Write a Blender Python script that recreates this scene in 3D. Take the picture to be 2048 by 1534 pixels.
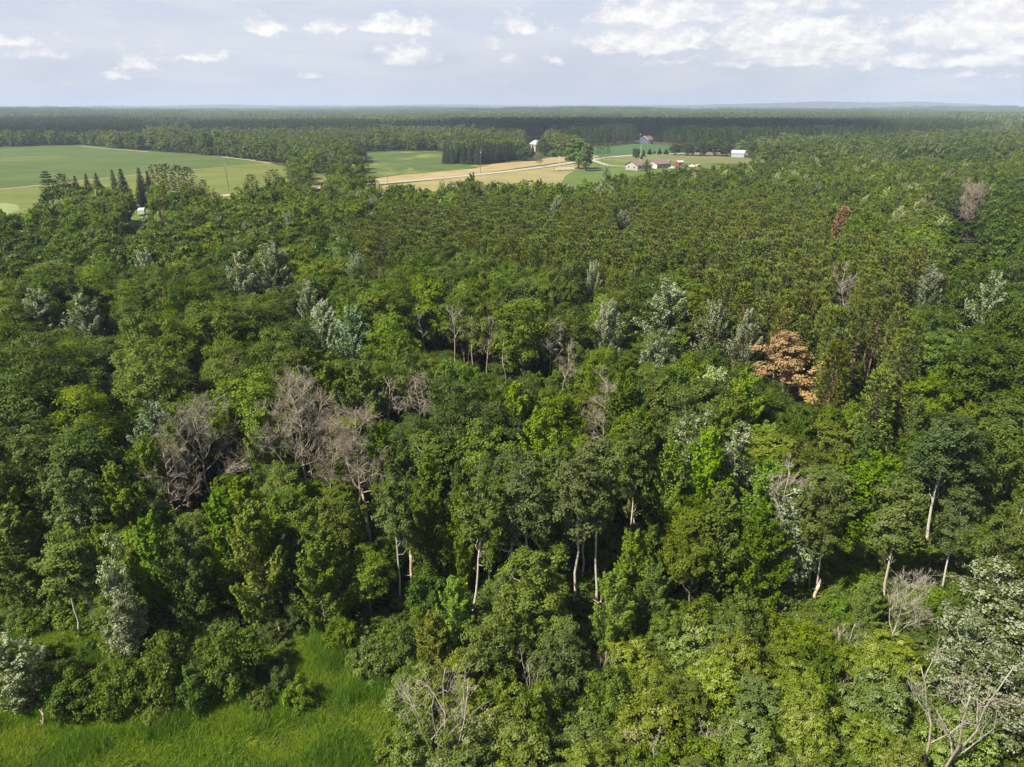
import bpy, math, random, time
import numpy as np
from mathutils import Vector
T0 = time.time()
PI = math.pi
SC = bpy.context.scene
COL = SC.collection
for o in list(bpy.data.objects):
    bpy.data.objects.remove(o)

# ------------------------------------------------------------------ camera
CAM_H, F_PX, PITCH = 42.0, 1420.0, 21.32
W_PX, H_PX = 2048, 1534
cam_data = bpy.data.cameras.new('camera')
cam = bpy.data.objects.new('camera', cam_data)
COL.objects.link(cam)
cam.location = (0, 0, CAM_H)
cam.rotation_euler = (math.radians(90 - PITCH), 0, 0)
cam_data.sensor_width = 36.0
cam_data.lens = 36.0 * F_PX / W_PX
cam_data.clip_start = 0.5
cam_data.clip_end = 60000
SC.camera = cam

# ------------------------------------------------------------------ exposure
SC.view_settings.view_transform = 'Standard'
SC.view_settings.look = 'None'
SC.view_settings.gamma = 1.0
SC.view_settings.use_curve_mapping = False
SC.view_settings.exposure = 1.12

# ------------------------------------------------------------------ sun
SUN_EL, SUN_AZ = math.radians(50), math.radians(-124)      # azimuth measured from +Y towards +X
sun_dir = Vector((math.sin(SUN_AZ) * math.cos(SUN_EL), math.cos(SUN_AZ) * math.cos(SUN_EL), math.sin(SUN_EL)))
sd = bpy.data.lights.new('sun', 'SUN')
sd.energy = 5.0
sd.angle = math.radians(0.6)
sd.color = (1.0, 0.93, 0.80)
sun = bpy.data.objects.new('sun', sd)
COL.objects.link(sun)
sun.location = (-200, -130, 300)
sun.rotation_euler = sun_dir.to_track_quat('Z', 'Y').to_euler()

# ------------------------------------------------------------------ pixel <-> world helpers
_p = math.radians(PITCH)
FWD = np.array((0, math.cos(_p), -math.sin(_p)))
UPV = np.array((0, math.sin(_p), math.cos(_p)))
RGT = np.array((1.0, 0, 0))
def ray(px, py):
    d = FWD * F_PX + RGT * (px - W_PX / 2) - UPV * (py - H_PX / 2)
    return d / np.linalg.norm(d)
def at(px, py, z=0.0):
    d = ray(px, py)
    t = (z - CAM_H) / d[2]
    return float(d[0] * t), float(d[1] * t)
def proj(x, y, z):
    v = np.stack(np.broadcast_arrays(np.asarray(x, float), np.asarray(y, float), np.asarray(z, float) - CAM_H), -1)
    dep = v @ FWD
    dep = np.where(dep < 0.1, 0.1, dep)
    return W_PX / 2 + F_PX * (v @ RGT) / dep, H_PX / 2 - F_PX * (v @ UPV) / dep
def height_of(px, py_base, py_top):
    """ground point seen at the base pixel, and the height that reaches up to the top pixel there"""
    x, y = at(px, py_base)
    d = ray(px, py_top)
    return x, y, CAM_H + d[2] * (y / d[1])
def inside(px, py, poly):
    px = np.asarray(px, float); py = np.asarray(py, float)
    r = np.zeros(np.broadcast(px, py).shape, bool)
    n = len(poly)
    for i in range(n):
        x1, y1 = poly[i]; x2, y2 = poly[(i + 1) % n]
        if y1 == y2: continue
        c = ((y1 > py) != (y2 > py)) & (px < (x2 - x1) * (py - y1) / (y2 - y1) + x1)
        r ^= c
    return r

# ------------------------------------------------------------------ node helper
class NT:
    def __init__(self, tree):
        self.t = tree; self.t.nodes.clear()
    def n(self, kind, **kw):
        nd = self.t.nodes.new(kind)
        ins = kw.pop('ins', {})
        for k, v in kw.items(): setattr(nd, k, v)
        for k, v in ins.items():
            s = nd.inputs[k]
            if hasattr(v, 'is_output') or isinstance(v, bpy.types.NodeSocket): self.t.links.new(v, s)
            else: s.default_value = v
        return nd
    def math(self, op, a, b=None, c=None, clamp=False):
        ins = {0: a}
        if b is not None: ins[1] = b
        if c is not None: ins[2] = c
        return self.n('ShaderNodeMath', operation=op, use_clamp=clamp, ins=ins).outputs[0]
    def vmath(self, op, a, b=None):
        ins = {0: a}
        if b is not None: ins[1] = b
        nd = self.n('ShaderNodeVectorMath', operation=op, ins=ins)
        return nd.outputs['Value'] if op in ('LENGTH', 'DOT_PRODUCT') else nd.outputs[0]
    def mix(self, fac, a, b, blend='MIX'):
        nd = self.n('ShaderNodeMix', data_type='RGBA', blend_type=blend)
        for i, v in ((0, fac), (6, a), (7, b)):
            s = nd.inputs[i]
            if isinstance(v, bpy.types.NodeSocket): self.t.links.new(v, s)
            else: s.default_value = v if not isinstance(v, tuple) or len(v) == 4 else (*v, 1)
        return nd.outputs[2]
    def noise(self, vec, scale, detail=3, rough=0.5, dist=0.0):
        nd = self.n('ShaderNodeTexNoise', ins={'Scale': scale, 'Detail': detail, 'Roughness': rough, 'Distortion': dist})
        if vec is not None: self.t.links.new(vec, nd.inputs['Vector'])
        return nd.outputs['Fac']
    def smooth(self, v, lo, hi, a=0.0, b=1.0):
        return self.n('ShaderNodeMapRange', interpolation_type='SMOOTHSTEP', ins={0: v, 1: lo, 2: hi, 3: a, 4: b}).outputs[0]
    def lin(self, v, lo, hi, a=0.0, b=1.0):
        return self.n('ShaderNodeMapRange', ins={0: v, 1: lo, 2: hi, 3: a, 4: b}).outputs[0]

# ------------------------------------------------------------------ world
world = bpy.data.worlds.new('World')
SC.world = world
world.use_nodes = True
w = NT(world.node_tree)
sky = w.n('ShaderNodeTexSky', sky_type='NISHITA', sun_disc=False)
sky.sun_elevation = SUN_EL
sky.sun_rotation = SUN_AZ
sky.altitude = 300; sky.air_density = 1.0; sky.dust_density = 2.0; sky.ozone_density = 1.0
bg_sky = w.n('ShaderNodeBackground', ins={'Color': sky.outputs[0], 'Strength': 0.05})
tc = w.n('ShaderNodeTexCoord').outputs['Generated']
sep = w.n('ShaderNodeSeparateXYZ', ins={0: tc})
az = w.math('ARCTAN2', sep.outputs[0], sep.outputs[1])
el = w.math('ARCSINE', sep.outputs[2])
ae = w.n('ShaderNodeCombineXYZ', ins={0: az, 1: el, 2: 0.0}).outputs[0]
# cumulus: (px, py of the middle, half width, height, weight)
CLOUDS = [(790, 50, 78, 30, 1.0), (530, 52, 42, 30, .8), (655, 55, 60, 20, .7), (815, 112, 75, 36, .75), (270, 122, 42, 30, .7), (390, 112, 85, 20, .6),
    (165, 158, 40, 16, .45), (1042, 48, 55, 32, .75), (990, 88, 34, 26, .65), (1112, 120, 24, 18, .6), (1015, 122, 34, 18, .5), (1300, 80, 135, 40, 1.0),
    (1310, 28, 150, 36, .9), (1600, 66, 165, 44, 1.0), (1600, 104, 190, 26, .8), (1550, 126, 120, 20, .7), (1850, 55, 46, 26, .75), (1960, 55, 125, 58, 1.0),
    (2030, 92, 90, 30, .8), (1880, 120, 200, 22, .65), (1730, 116, 150, 22, .6), (14, 80, 46, 20, .8), (135, 75, 26, 18, .6), (60, 108, 110, 18, .35), (1500, 18, 330, 26, .5),
    (1340, 118, 70, 18, .55), (1235, 106, 40, 12, .45), (625, 150, 50, 12, .4), (235, 150, 30, 14, .45), (310, 85, 40, 14, .4), (1930, 150, 90, 16, .45), (100, 20, 160, 22, .25), (1250, 140, 90, 12, .3)]
def azel(px, py):
    d = ray(px, py)
    return math.atan2(d[0], d[1]), math.asin(d[2])
wn = w.n('ShaderNodeTexNoise', ins={'Scale': 26.0, 'Detail': 3.0, 'Roughness': 0.6})
aev = w.vmath('MULTIPLY', tc, (1.0, 1.0, 1.7))
w.t.links.new(aev, wn.inputs['Vector'])
warp = w.vmath('MULTIPLY', w.vmath('SUBTRACT', wn.outputs['Color'], (.5, .5, .5)), (.05, .022, 0))
aew = w.vmath('ADD', ae, warp)
acc = None
for px, py, hw, hh, wt in CLOUDS:
    a, e = azel(px, py + hh * 0.25)
    s = w.vmath('MULTIPLY', w.vmath('SUBTRACT', aew, (a, e, 0)), (F_PX / hw / 1.05, F_PX / hh / 1.1, 0))
    s = w.vmath('MAXIMUM', s, w.vmath('MULTIPLY', s, (-1.0, -3.0, 0)))
    v = w.math('MULTIPLY_ADD', w.vmath('LENGTH', s), -wt, wt * 1.25)
    acc = v if acc is None else w.math('MAXIMUM', acc, v)
acc = w.math('MAXIMUM', acc, 0.0)
fb = w.noise(aev, 34.0, 6, 0.60)
fb_up = w.noise(w.vmath('ADD', aev, (-.006, 0, .014)), 34.0, 6, 0.60)
# away from the frame the same kind of broken cumulus goes on, thinner
gen = w.smooth(w.noise(aev, 5.5, 4, 0.55), 0.52, 0.72)
out_frame = w.math('MAXIMUM', w.smooth(w.math('ABSOLUTE', az), 0.70, 0.95), w.smooth(el, 0.16, 0.30))
up_only = w.smooth(el, 0.0, 0.06)
acc = w.math('MAXIMUM', acc, w.math('MULTIPLY', w.math('MULTIPLY', gen, out_frame), w.math('MULTIPLY', up_only, 0.8)))
dens = w.smooth(w.math('MULTIPLY_ADD', w.math('SUBTRACT', fb, 0.5), 1.5, acc), 0.24, 0.66)
lit = w.lin(w.math('SUBTRACT', fb, fb_up), -0.10, 0.12)
lit = w.math('MULTIPLY_ADD', lit, 0.6, w.math('MULTIPLY', w.smooth(acc, 0.1, 0.9), 0.4))
ccol = w.mix(lit, (0.335, 0.34, 0.375), (0.505, 0.495, 0.475))
bg_cloud = w.n('ShaderNodeBackground', ins={'Color': ccol, 'Strength': 1.0})
# thin milky veil low in the sky, with faint bluer gaps
veil_n = w.noise(w.vmath('MULTIPLY', tc, (3.0, 3.0, 14.0)), 2.6, 5, 0.55)
veil_c = w.mix(w.smooth(veil_n, 0.35, 0.65), (0.318, 0.340, 0.405), (0.362, 0.374, 0.42))
bg_veil = w.n('ShaderNodeBackground', ins={'Color': veil_c, 'Strength': 1.0})
veil_f = w.smooth(el, 0.10, 0.55, 0.85, 0.15)
m1 = w.n('ShaderNodeMixShader', ins={0: veil_f, 1: bg_sky.outputs[0], 2: bg_veil.outputs[0]})
m2 = w.n('ShaderNodeMixShader', ins={0: w.math('MULTIPLY', dens, 0.92), 1: m1.outputs[0], 2: bg_cloud.outputs[0]})
wo = w.n('ShaderNodeOutputWorld', ins={0: m2.outputs[0]})

cy = SC.cycles
cy.max_bounces = 5; cy.diffuse_bounces = 3; cy.glossy_bounces = 1; cy.transmission_bounces = 3; cy.transparent_max_bounces = 4
cy.volume_bounces = 0
cy.use_denoising = True
cy.denoiser = 'OPENIMAGEDENOISE'
cy.denoising_input_passes = 'RGB_ALBEDO_NORMAL'
cy.denoising_prefilter = 'NONE'
cy.caustics_reflective = False; cy.caustics_refractive = False
cy.sample_clamp_indirect = 4.0
cy.pixel_filter_type = 'BLACKMAN_HARRIS'
cy.filter_width = 1.4
SC.render.use_persistent_data = False

# ------------------------------------------------------------------ object helpers
def put(o, label=None, cat=None, group=None, kind=None):
    if label: o['label'] = label
    if cat: o['category'] = cat
    if group: o['group'] = group
    if kind: o['kind'] = kind
    return o
def obj(name, mesh, parent=None):
    o = bpy.data.objects.new(name, mesh)
    COL.objects.link(o)
    if parent is not None: o.parent = parent
    return o
def root(name, loc, rz=0.0, label=None, cat=None, group=None):
    o = bpy.data.objects.new(name, None)
    o.empty_display_size = 0.3
    COL.objects.link(o)
    o.location = loc; o.rotation_euler = (0, 0, rz)
    return put(o, label, cat, group)

class MB:
    """small mesh collector for built things"""
    def __init__(s): s.v = []; s.f = []
    def add(s, vs, fs):
        b = len(s.v); s.v += [tuple(map(float, q)) for q in vs]; s.f += [tuple(i + b for i in f) for f in fs]
    def box(s, x0, x1, y0, y1, z0, z1):
        s.add([(x0, y0, z0), (x1, y0, z0), (x1, y1, z0), (x0, y1, z0), (x0, y0, z1), (x1, y0, z1), (x1, y1, z1), (x0, y1, z1)],
              [(0, 3, 2, 1), (4, 5, 6, 7), (0, 1, 5, 4), (1, 2, 6, 5), (2, 3, 7, 6), (3, 0, 4, 7)])
    def tube(s, pts, rad, sides=6, cap=True):
        pts = np.asarray(pts, float); n = len(pts)
        d = np.gradient(pts, axis=0); d /= np.linalg.norm(d, axis=1)[:, None] + 1e-9
        ref = np.array((0.31, 0.95, 0.05)) if abs(d[0][2]) > 0.6 else np.array((0, 0, 1.0))
        a = np.cross(d, ref); a /= np.linalg.norm(a, axis=1)[:, None] + 1e-9
        b = np.cross(d, a)
        ang = np.arange(sides) * 2 * PI / sides
        r = np.asarray(rad, float)[:, None, None]
        vs = pts[:, None] + r * (a[:, None] * np.cos(ang)[None, :, None] + b[:, None] * np.sin(ang)[None, :, None])
        base = len(s.v); s.v += list(map(tuple, vs.reshape(-1, 3)))
        for i in range(n - 1):
            o1 = base + i * sides; o2 = o1 + sides
            for k in range(sides):
                k2 = (k + 1) % sides
                s.f.append((o1 + k, o1 + k2, o2 + k2, o2 + k))
        if cap:
            s.f.append(tuple(base + (n - 1) * sides + k for k in range(sides)))
    def mesh(s, name, mat, smooth=False):
        m = bpy.data.meshes.new(name)
        m.from_pydata(s.v, [], s.f)
        m.materials.append(mat)
        if smooth: m.polygons.foreach_set('use_smooth', [True] * len(m.polygons))
        m.update()
        return m
    def build(s, name, mat, parent=None, smooth=False):
        return obj(name, s.mesh(name, mat, smooth), parent)

def np_quads(name, V, mat, tint=None, extra=None):
    """V: (N,4,3) quads -> mesh with a per-face tint attribute; extra = MB joined in with a second material"""
    n = len(V); V = V.reshape(-1, 3)
    loops = np.arange(n * 4, dtype=np.int32); ls = np.arange(n, dtype=np.int32) * 4; lt = np.full(n, 4, np.int32)
    mi = np.zeros(n, np.int32)
    tint = np.zeros(n, np.float32) if tint is None else np.asarray(tint, np.float32)
    if extra is not None and extra[0].v:
        mb, mat2 = extra
        ev = np.array(mb.v, float); b = len(V)
        cnt = np.array([len(f) for f in mb.f], np.int32)
        el_ = np.concatenate([np.array(f, np.int32) for f in mb.f]) + b
        V = np.concatenate([V, ev]); ls = np.concatenate([ls, len(loops) + np.concatenate([[0], np.cumsum(cnt)[:-1]])]).astype(np.int32)
        loops = np.concatenate([loops, el_]); lt = np.concatenate([lt, cnt]); mi = np.concatenate([mi, np.ones(len(cnt), np.int32)])
        tint = np.concatenate([tint, np.full(len(cnt), .5, np.float32)])
    m = bpy.data.meshes.new(name)
    m.vertices.add(len(V)); m.vertices.foreach_set('co', np.ascontiguousarray(V, np.float32).ravel())
    m.loops.add(len(loops)); m.loops.foreach_set('vertex_index', loops)
    m.polygons.add(len(ls)); m.polygons.foreach_set('loop_start', ls); m.polygons.foreach_set('loop_total', lt)
    m.materials.append(mat)
    if extra is not None: m.materials.append(extra[1])
    m.polygons.foreach_set('material_index', mi)
    at_ = m.attributes.new('tint', 'FLOAT', 'FACE'); at_.data.foreach_set('value', tint)
    m.update(calc_edges=True)
    return m

# ------------------------------------------------------------------ materials
def leaf_mat(name, ca, cb, pale=None, trans=0.36, vari=0.2, rough=0.55, spec=0.18):
    m = bpy.data.materials.new(name); m.use_nodes = True
    t = NT(m.node_tree)
    tint = t.n('ShaderNodeAttribute', attribute_name='tint').outputs['Fac']
    oi = t.n('ShaderNodeObjectInfo')
    c = t.mix(t.math('FRACT', t.math('MULTIPLY', tint, 0.999)), ca, cb)
    if pale: c = t.mix(t.math('GREATER_THAN', tint, 1.0), c, pale)
    c = t.mix(1.0, c, oi.outputs['Color'], 'MULTIPLY')
    hs = t.n('ShaderNodeHueSaturation', ins={'Hue': t.lin(oi.outputs['Random'], 0, 1, 0.488, 0.512), 'Saturation': t.lin(t.math('FRACT', t.math('MULTIPLY', oi.outputs['Random'], 7.31)), 0, 1, 0.88, 1.08),
        'Value': t.lin(t.math('FRACT', t.math('MULTIPLY', oi.outputs['Random'], 3.77)), 0, 1, 1 - vari, 1 + vari), 'Color': c})
    c = hs.outputs[0]
    pb = t.n('ShaderNodeBsdfPrincipled', ins={'Base Color': c, 'Roughness': rough, 'Specular IOR Level': spec})
    tr = t.n('ShaderNodeBsdfTranslucent', ins={'Color': t.mix(1.0, c, (1.15, 1.25, .6), 'MULTIPLY')})
    ms = t.n('ShaderNodeMixShader', ins={0: trans, 1: pb.outputs[0], 2: tr.outputs[0]})
    t.n('ShaderNodeOutputMaterial', ins={0: ms.outputs[0]})
    return m
def surf_mat(name, c1, c2, scale=4.0, rough=0.85, detail=4, stretch=(1, 1, 1), bump=0.0, c3=None, s3=1.0, lo=.35, hi=.65):
    m = bpy.data.materials.new(name); m.use_nodes = True
    t = NT(m.node_tree)
    co = t.vmath('MULTIPLY', t.n('ShaderNodeTexCoord').outputs['Object'], stretch)
    nz = t.noise(co, scale, detail, 0.6)
    c = t.mix(t.smooth(nz, lo, hi), c1, c2)
    if c3: c = t.mix(t.smooth(t.noise(co, s3, 3), .5, .68), c, c3)
    pb = t.n('ShaderNodeBsdfPrincipled', ins={'Base Color': c, 'Roughness': rough, 'Specular IOR Level': 0.25})
    if bump:
        bp = t.n('ShaderNodeBump', ins={'Strength': bump, 'Distance': 0.05, 'Height': nz})
        t.t.links.new(bp.outputs[0], pb.inputs['Normal'])
    t.n('ShaderNodeOutputMaterial', ins={0: pb.outputs[0]})
    return m
M = {}
M['oak'] = leaf_mat('oak_leaf', (.056, .090, .007), (.130, .168, .012))
M['maple'] = leaf_mat('maple_leaf', (.064, .108, .007), (.140, .186, .014))
M['aspen'] = leaf_mat('aspen_leaf', (.066, .100, .017), (.132, .164, .032))
M['poplar'] = leaf_mat('poplar_leaf', (.064, .096, .014), (.118, .150, .032), pale=(.30, .33, .215), vari=.15)
M['willow'] = leaf_mat('willow_leaf', (.072, .114, .009), (.154, .196, .026), pale=(.195, .235, .085))
M['bush'] = leaf_mat('bush_leaf', (.062, .102, .008), (.130, .176, .018))
M['pine'] = leaf_mat('pine_needles', (.064, .100, .011), (.150, .188, .025), trans=.12, vari=.18)
M['spruce'] = leaf_mat('spruce_needles', (.030, .046, .014), (.070, .090, .034), trans=.08)
M['rust'] = leaf_mat('dead_needles', (.22, .105, .055), (.38, .20, .11), trans=.15, vari=.1)
M['orange'] = leaf_mat('dying_leaf', (.23, .160, .052), (.40, .285, .12), trans=.3, vari=.1)
M['grass'] = leaf_mat('meadow_grass_blade', (.120, .205, .010), (.30, .40, .030), trans=.45, vari=.35)
M['bark'] = surf_mat('brown_bark', (.10, .075, .055), (.20, .16, .12), 9, stretch=(1, 1, .25))
M['pine_bark'] = surf_mat('pine_bark', (.13, .082, .055), (.28, .19, .135), 6, stretch=(1, 1, .4))
M['white_bark'] = surf_mat('pale_bark', (.14, .122, .098), (.42, .385, .32), 3.2, stretch=(1, 1, 3.0), lo=.30, hi=.48)
M['dead_wood'] = surf_mat('grey_dead_wood', (.17, .148, .118), (.32, .285, .235), 8, stretch=(1, 1, .3))
M['dead_brown'] = surf_mat('brown_dead_wood', (.15, .122, .09), (.28, .238, .185), 8, stretch=(1, 1, .3))
M['snag'] = surf_mat('broken_trunk_wood', (.28, .20, .13), (.55, .44, .31), 5, stretch=(1, 1, .3))

# ------------------------------------------------------------------ foliage builders
def unit(v): return v / (np.linalg.norm(v, axis=-1, keepdims=True) + 1e-9)
def leaf_quads(rng, C, Nn, L, Wd, droop=None):
    n = len(C)
    Nn = unit(Nn)
    t = rng.normal(size=(n, 3))
    if droop is not None: t = t * 0.6 + droop
    t = unit(t - Nn * (t * Nn).sum(1)[:, None])
    b = np.cross(Nn, t)
    L = np.broadcast_to(L, n)[:, None] * .5; Wd = np.broadcast_to(Wd, n)[:, None] * .5
    fold = Nn * Wd * rng.uniform(.1, .6, (n, 1))
    return np.stack([C - t * L, C + b * Wd + fold, C + t * L, C - b * Wd + fold], 1)
def curve_pts(rng, a, b, n=5, sag=0.12, wob=.06):
    a = np.asarray(a, float); b = np.asarray(b, float)
    t = np.linspace(0, 1, n)[:, None]
    L = np.linalg.norm(b - a)
    p = a + (b - a) * t + np.array((0, 0, 1.0)) * (np.sin(t * PI) * L * sag)
    p[1:-1] += rng.normal(size=(n - 2, 3)) * L * wob
    return p
def trunk_line(rng, H, top, lean=0.03, n=8):
    z = np.linspace(-0.3, top * H, n)
    off = np.cumsum(rng.normal(size=(n, 2)) * H * lean * .25, 0)
    off -= off[0]
    return np.column_stack([off, z])
def on_trunk(tl, z):
    return np.array([np.interp(z, tl[:, 2], tl[:, 0]), np.interp(z, tl[:, 2], tl[:, 1]), z])

def crown_lobed(seed, H, R, base, nclump, sprays, per, lsize, flat=.75, rc=(.26, .42), trunk_r=.2, twig=True, pale=0.0, tops=0.74, limb=.34):
    rng = np.random.default_rng(seed)
    tb = MB()
    tl = trunk_line(rng, H, tops)
    tb.tube(tl, np.linspace(trunk_r, trunk_r * .25, len(tl)), 8)
    zc, hz = H * (base + 1) / 2, H * (1 - base) / 2
    cs = []
    # uneven envelope: a few bulges
    bul = unit(rng.normal(size=(5, 3))); ba = rng.uniform(-.22, .28, 5)
    tries = 0
    while len(cs) < nclump and tries < 4000:
        tries += 1
        d = unit(rng.normal(size=3))
        if d[2] < -.75: continue
        k = rng.uniform(.45, 1.0) if len(cs) > nclump * .25 else rng.uniform(.2, .6)
        g = 1 + (ba * np.clip(bul @ d, 0, 1) ** 2).sum()
        r = R * rng.uniform(*rc)
        p = np.array((d[0] * R, d[1] * R, d[2] * hz)) * k * g
        p *= np.maximum(0, 1 - r / R * .55)
        p = p + (on_trunk(tl, zc) * (1, 1, 0)) + (0, 0, zc)
        if any(np.linalg.norm((p - q) / (1, 1, .8)) < (r + s) * .52 for q, s in cs): continue
        cs.append((p, r))
    Q = []; Tt = []
    for p, r in cs:
        z0 = np.clip(p[2] - rng.uniform(.15, .45) * H * (1 - base) * (1 if limb > .3 else .45) - .3, H * base * (.7 if limb > .3 else 1.05), H * .85)
        if twig and rng.random() < .75:
            tb.tube(curve_pts(rng, on_trunk(tl, z0), p, 5, -.06), np.linspace(trunk_r * limb, .02, 5), 5, False)
        out = unit(p - np.array((0, 0, zc - hz * .3)))
        d = unit(rng.normal(size=(sprays, 3)) + out * .55 + np.array((0, 0, .35)))
        sp = p + d * (r * rng.uniform(.55, 1.08, (sprays, 1))) * (1, 1, flat)
        rs = r * rng.uniform(.22, .42, (sprays, 1))
        C = sp[:, None] + np.clip(rng.normal(size=(sprays, per, 3)), -2, 2) * rs[:, None] * (.62, .62, .42)
        Nn = d[:, None] * .9 + np.array((0, 0, .6)) + rng.normal(size=(sprays, per, 3)) * .36
        C = C.reshape(-1, 3); Nn = Nn.reshape(-1, 3)
        L = lsize * rng.uniform(.7, 1.35, len(C))
        Q.append(leaf_quads(rng, C, Nn, L, L * .72))
        tt = np.clip(rng.normal(.45, .26, len(C)) + np.repeat(rng.normal(0, .12, sprays), per) + rng.normal(0, .08), 0.01, .98)
        if pale:
            pl = np.repeat(rng.random(sprays) < pale * 1.6, per) & (rng.random(len(C)) < .62)
            tt = np.where(pl, 1.5, tt)
        Tt.append(tt)
    return np.concatenate(Q), np.concatenate(Tt), tb, H, R

def crown_plume(seed, H, R, base, nshoot, per, lsize, pale=0.0, up=1.2, thick=.30, trunk_r=.16, flame=.8):
    """ascending leafy shoots (maples, poplars, ashes): an uneven ovoid with pointed tips"""
    rng = np.random.default_rng(seed)
    tb = MB(); tl = trunk_line(rng, H, .88)
    tb.tube(tl, np.linspace(trunk_r, trunk_r * .22, len(tl)), 8)
    Q = []; Tt = []
    for i in range(nshoot):
        u = (i + rng.random()) / nshoot
        a = i * 2.39996 + rng.normal(0, .35)
        zt = H * (base + (1 - base) * (u ** .8))                                  # tip height
        tt_ = (zt / H - base) / (1 - base)
        prof = (np.sin(PI * np.clip(tt_ * .86 + .10, 0, 1)) ** .75)
        rr = R * prof * rng.uniform(.55, 1.08)
        tip = on_trunk(tl, min(zt, tl[-1, 2])) * (1, 1, 0) + (math.cos(a) * rr, math.sin(a) * rr, zt + rng.normal(0, .03) * H)
        ln = R * rng.uniform(.75, 1.25)
        out = np.array((math.cos(a), math.sin(a), 0)) * (.9 if rr > .25 * R else .25)
        dirn = unit(out + np.array((0, 0, up)) + rng.normal(size=3) * .18)
        st = tip - dirn * ln
        tb.tube(curve_pts(rng, on_trunk(tl, np.clip(st[2] - .06 * H, .15 * H, tl[-1, 2])), st + dirn * ln * .55, 4, .02), np.linspace(trunk_r * .3, .02, 4), 4, False)
        m = int(per * rng.uniform(.8, 1.2))
        s = rng.random(m) ** .75
        rad = thick * R * (1 - s * flame) * rng.uniform(.8, 1.2)
        dd = unit(rng.normal(size=(m, 3)))
        rr_ = rng.random((m, 1)) ** .45
        C = st + dirn * (s * ln)[:, None] + dd * rr_ * rad[:, None]
        # sub-lumps
        C += np.sin(C * 2.6 + i) * .10 * R * .4
        Nn = dd * .75 + np.array((0, 0, .55)) + rng.normal(size=(m, 3)) * .38
        L = lsize * rng.uniform(.7, 1.35, m)
        Q.append(leaf_quads(rng, C, Nn, L, L * .7))
        t = np.clip(rng.normal(.45, .26, m) + rng.normal(0, .1), .01, .98)
        if pale:
            pk = pale * (0.35 + 1.0 * s) * (1.35 if rng.random() < .7 else .25) * (.35 + .9 * tt_)
            t = np.where(rng.random(m) < pk, 1.5, t)
        Tt.append(t)
    return np.concatenate(Q), np.concatenate(Tt), tb, H, R

def blades(rng, P, D, n, L, Wd, spread):
    """P,D (K,3): K tufts of n needle blades leaving P along D"""
    K = len(P)
    dirs = unit(D[:, None] + rng.normal(size=(K, n, 3)) * spread).reshape(-1, 3)
    C0 = np.repeat(P, n, 0)
    LL = L * rng.uniform(.7, 1.2, (len(C0), 1))
    nn = unit(np.cross(dirs, rng.normal(size=dirs.shape)))
    mid = C0 + dirs * LL * .5
    return np.stack([C0, mid + nn * Wd * .5, C0 + dirs * LL, mid - nn * Wd * .5], 1)

def tree_pine(seed, H=16.0, R=1.9, base=.45, whorl=.62, per=6, tuft=3, nb=11, L=.55, Wd=.13, bare=True, point=.6):
    rng = np.random.default_rng(seed)
    tb = MB(); tl = trunk_line(rng, H, .99, .012)
    tb.tube(tl, np.linspace(.16, .025, len(tl)), 7)
    P = []; D = []
    z = H * base
    while z < H - .15:
        t = (z - H * base) / (H * (1 - base))
        lr = R * (1 - t) ** point * (1.0 if t > .18 else .65 + .35 * t / .18) + .18
        k = per + (rng.random() < .5)
        a0 = rng.random() * 7
        for i in range(k):
            a = a0 + i * 2 * PI / k + rng.normal(0, .2)
            l = lr * rng.uniform(.7, 1.12)
            d = np.array((math.cos(a), math.sin(a), 0))
            o = on_trunk(tl, z)
            tip = o + d * l + np.array((0, 0, l * (.12 + .5 * t)))
            if l > .5: tb.tube([o, o + d * l * .6 + (0, 0, .02), tip], [.03, .02, .01], 3, False)
            for s in np.linspace(1.0, .45, tuft):
                q = o + (tip - o) * s + rng.normal(size=3) * .09
                P.append(q); D.append(d * .55 + np.array((0, 0, .95)) if s > .9 else d * .7 + np.array((0, 0, .6)) + rng.normal(size=3) * .35)
        z += whorl * rng.uniform(.8, 1.2)
    P.append(on_trunk(tl, H * .985)); D.append(np.array((0, 0, 1.0)))
    if bare:
        for i in range(14):
            z = H * rng.uniform(.22, base + .05); a = rng.random() * 7; l = rng.uniform(.5, 1.3)
            o = on_trunk(tl, z)
            tb.tube([o, o + np.array((math.cos(a) * l, math.sin(a) * l, rng.uniform(-.3, .2)))], [.022, .008], 3, False)
    P = np.array(P); D = unit(np.array(D))
    Q = blades(rng, P, D, nb, L, Wd, .42)
    tt = np.clip(rng.normal(.5, .22, len(Q)) + np.repeat(rng.normal(0, .15, len(P)), nb), .01, .98)
    return Q, tt, tb, H, R
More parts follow.
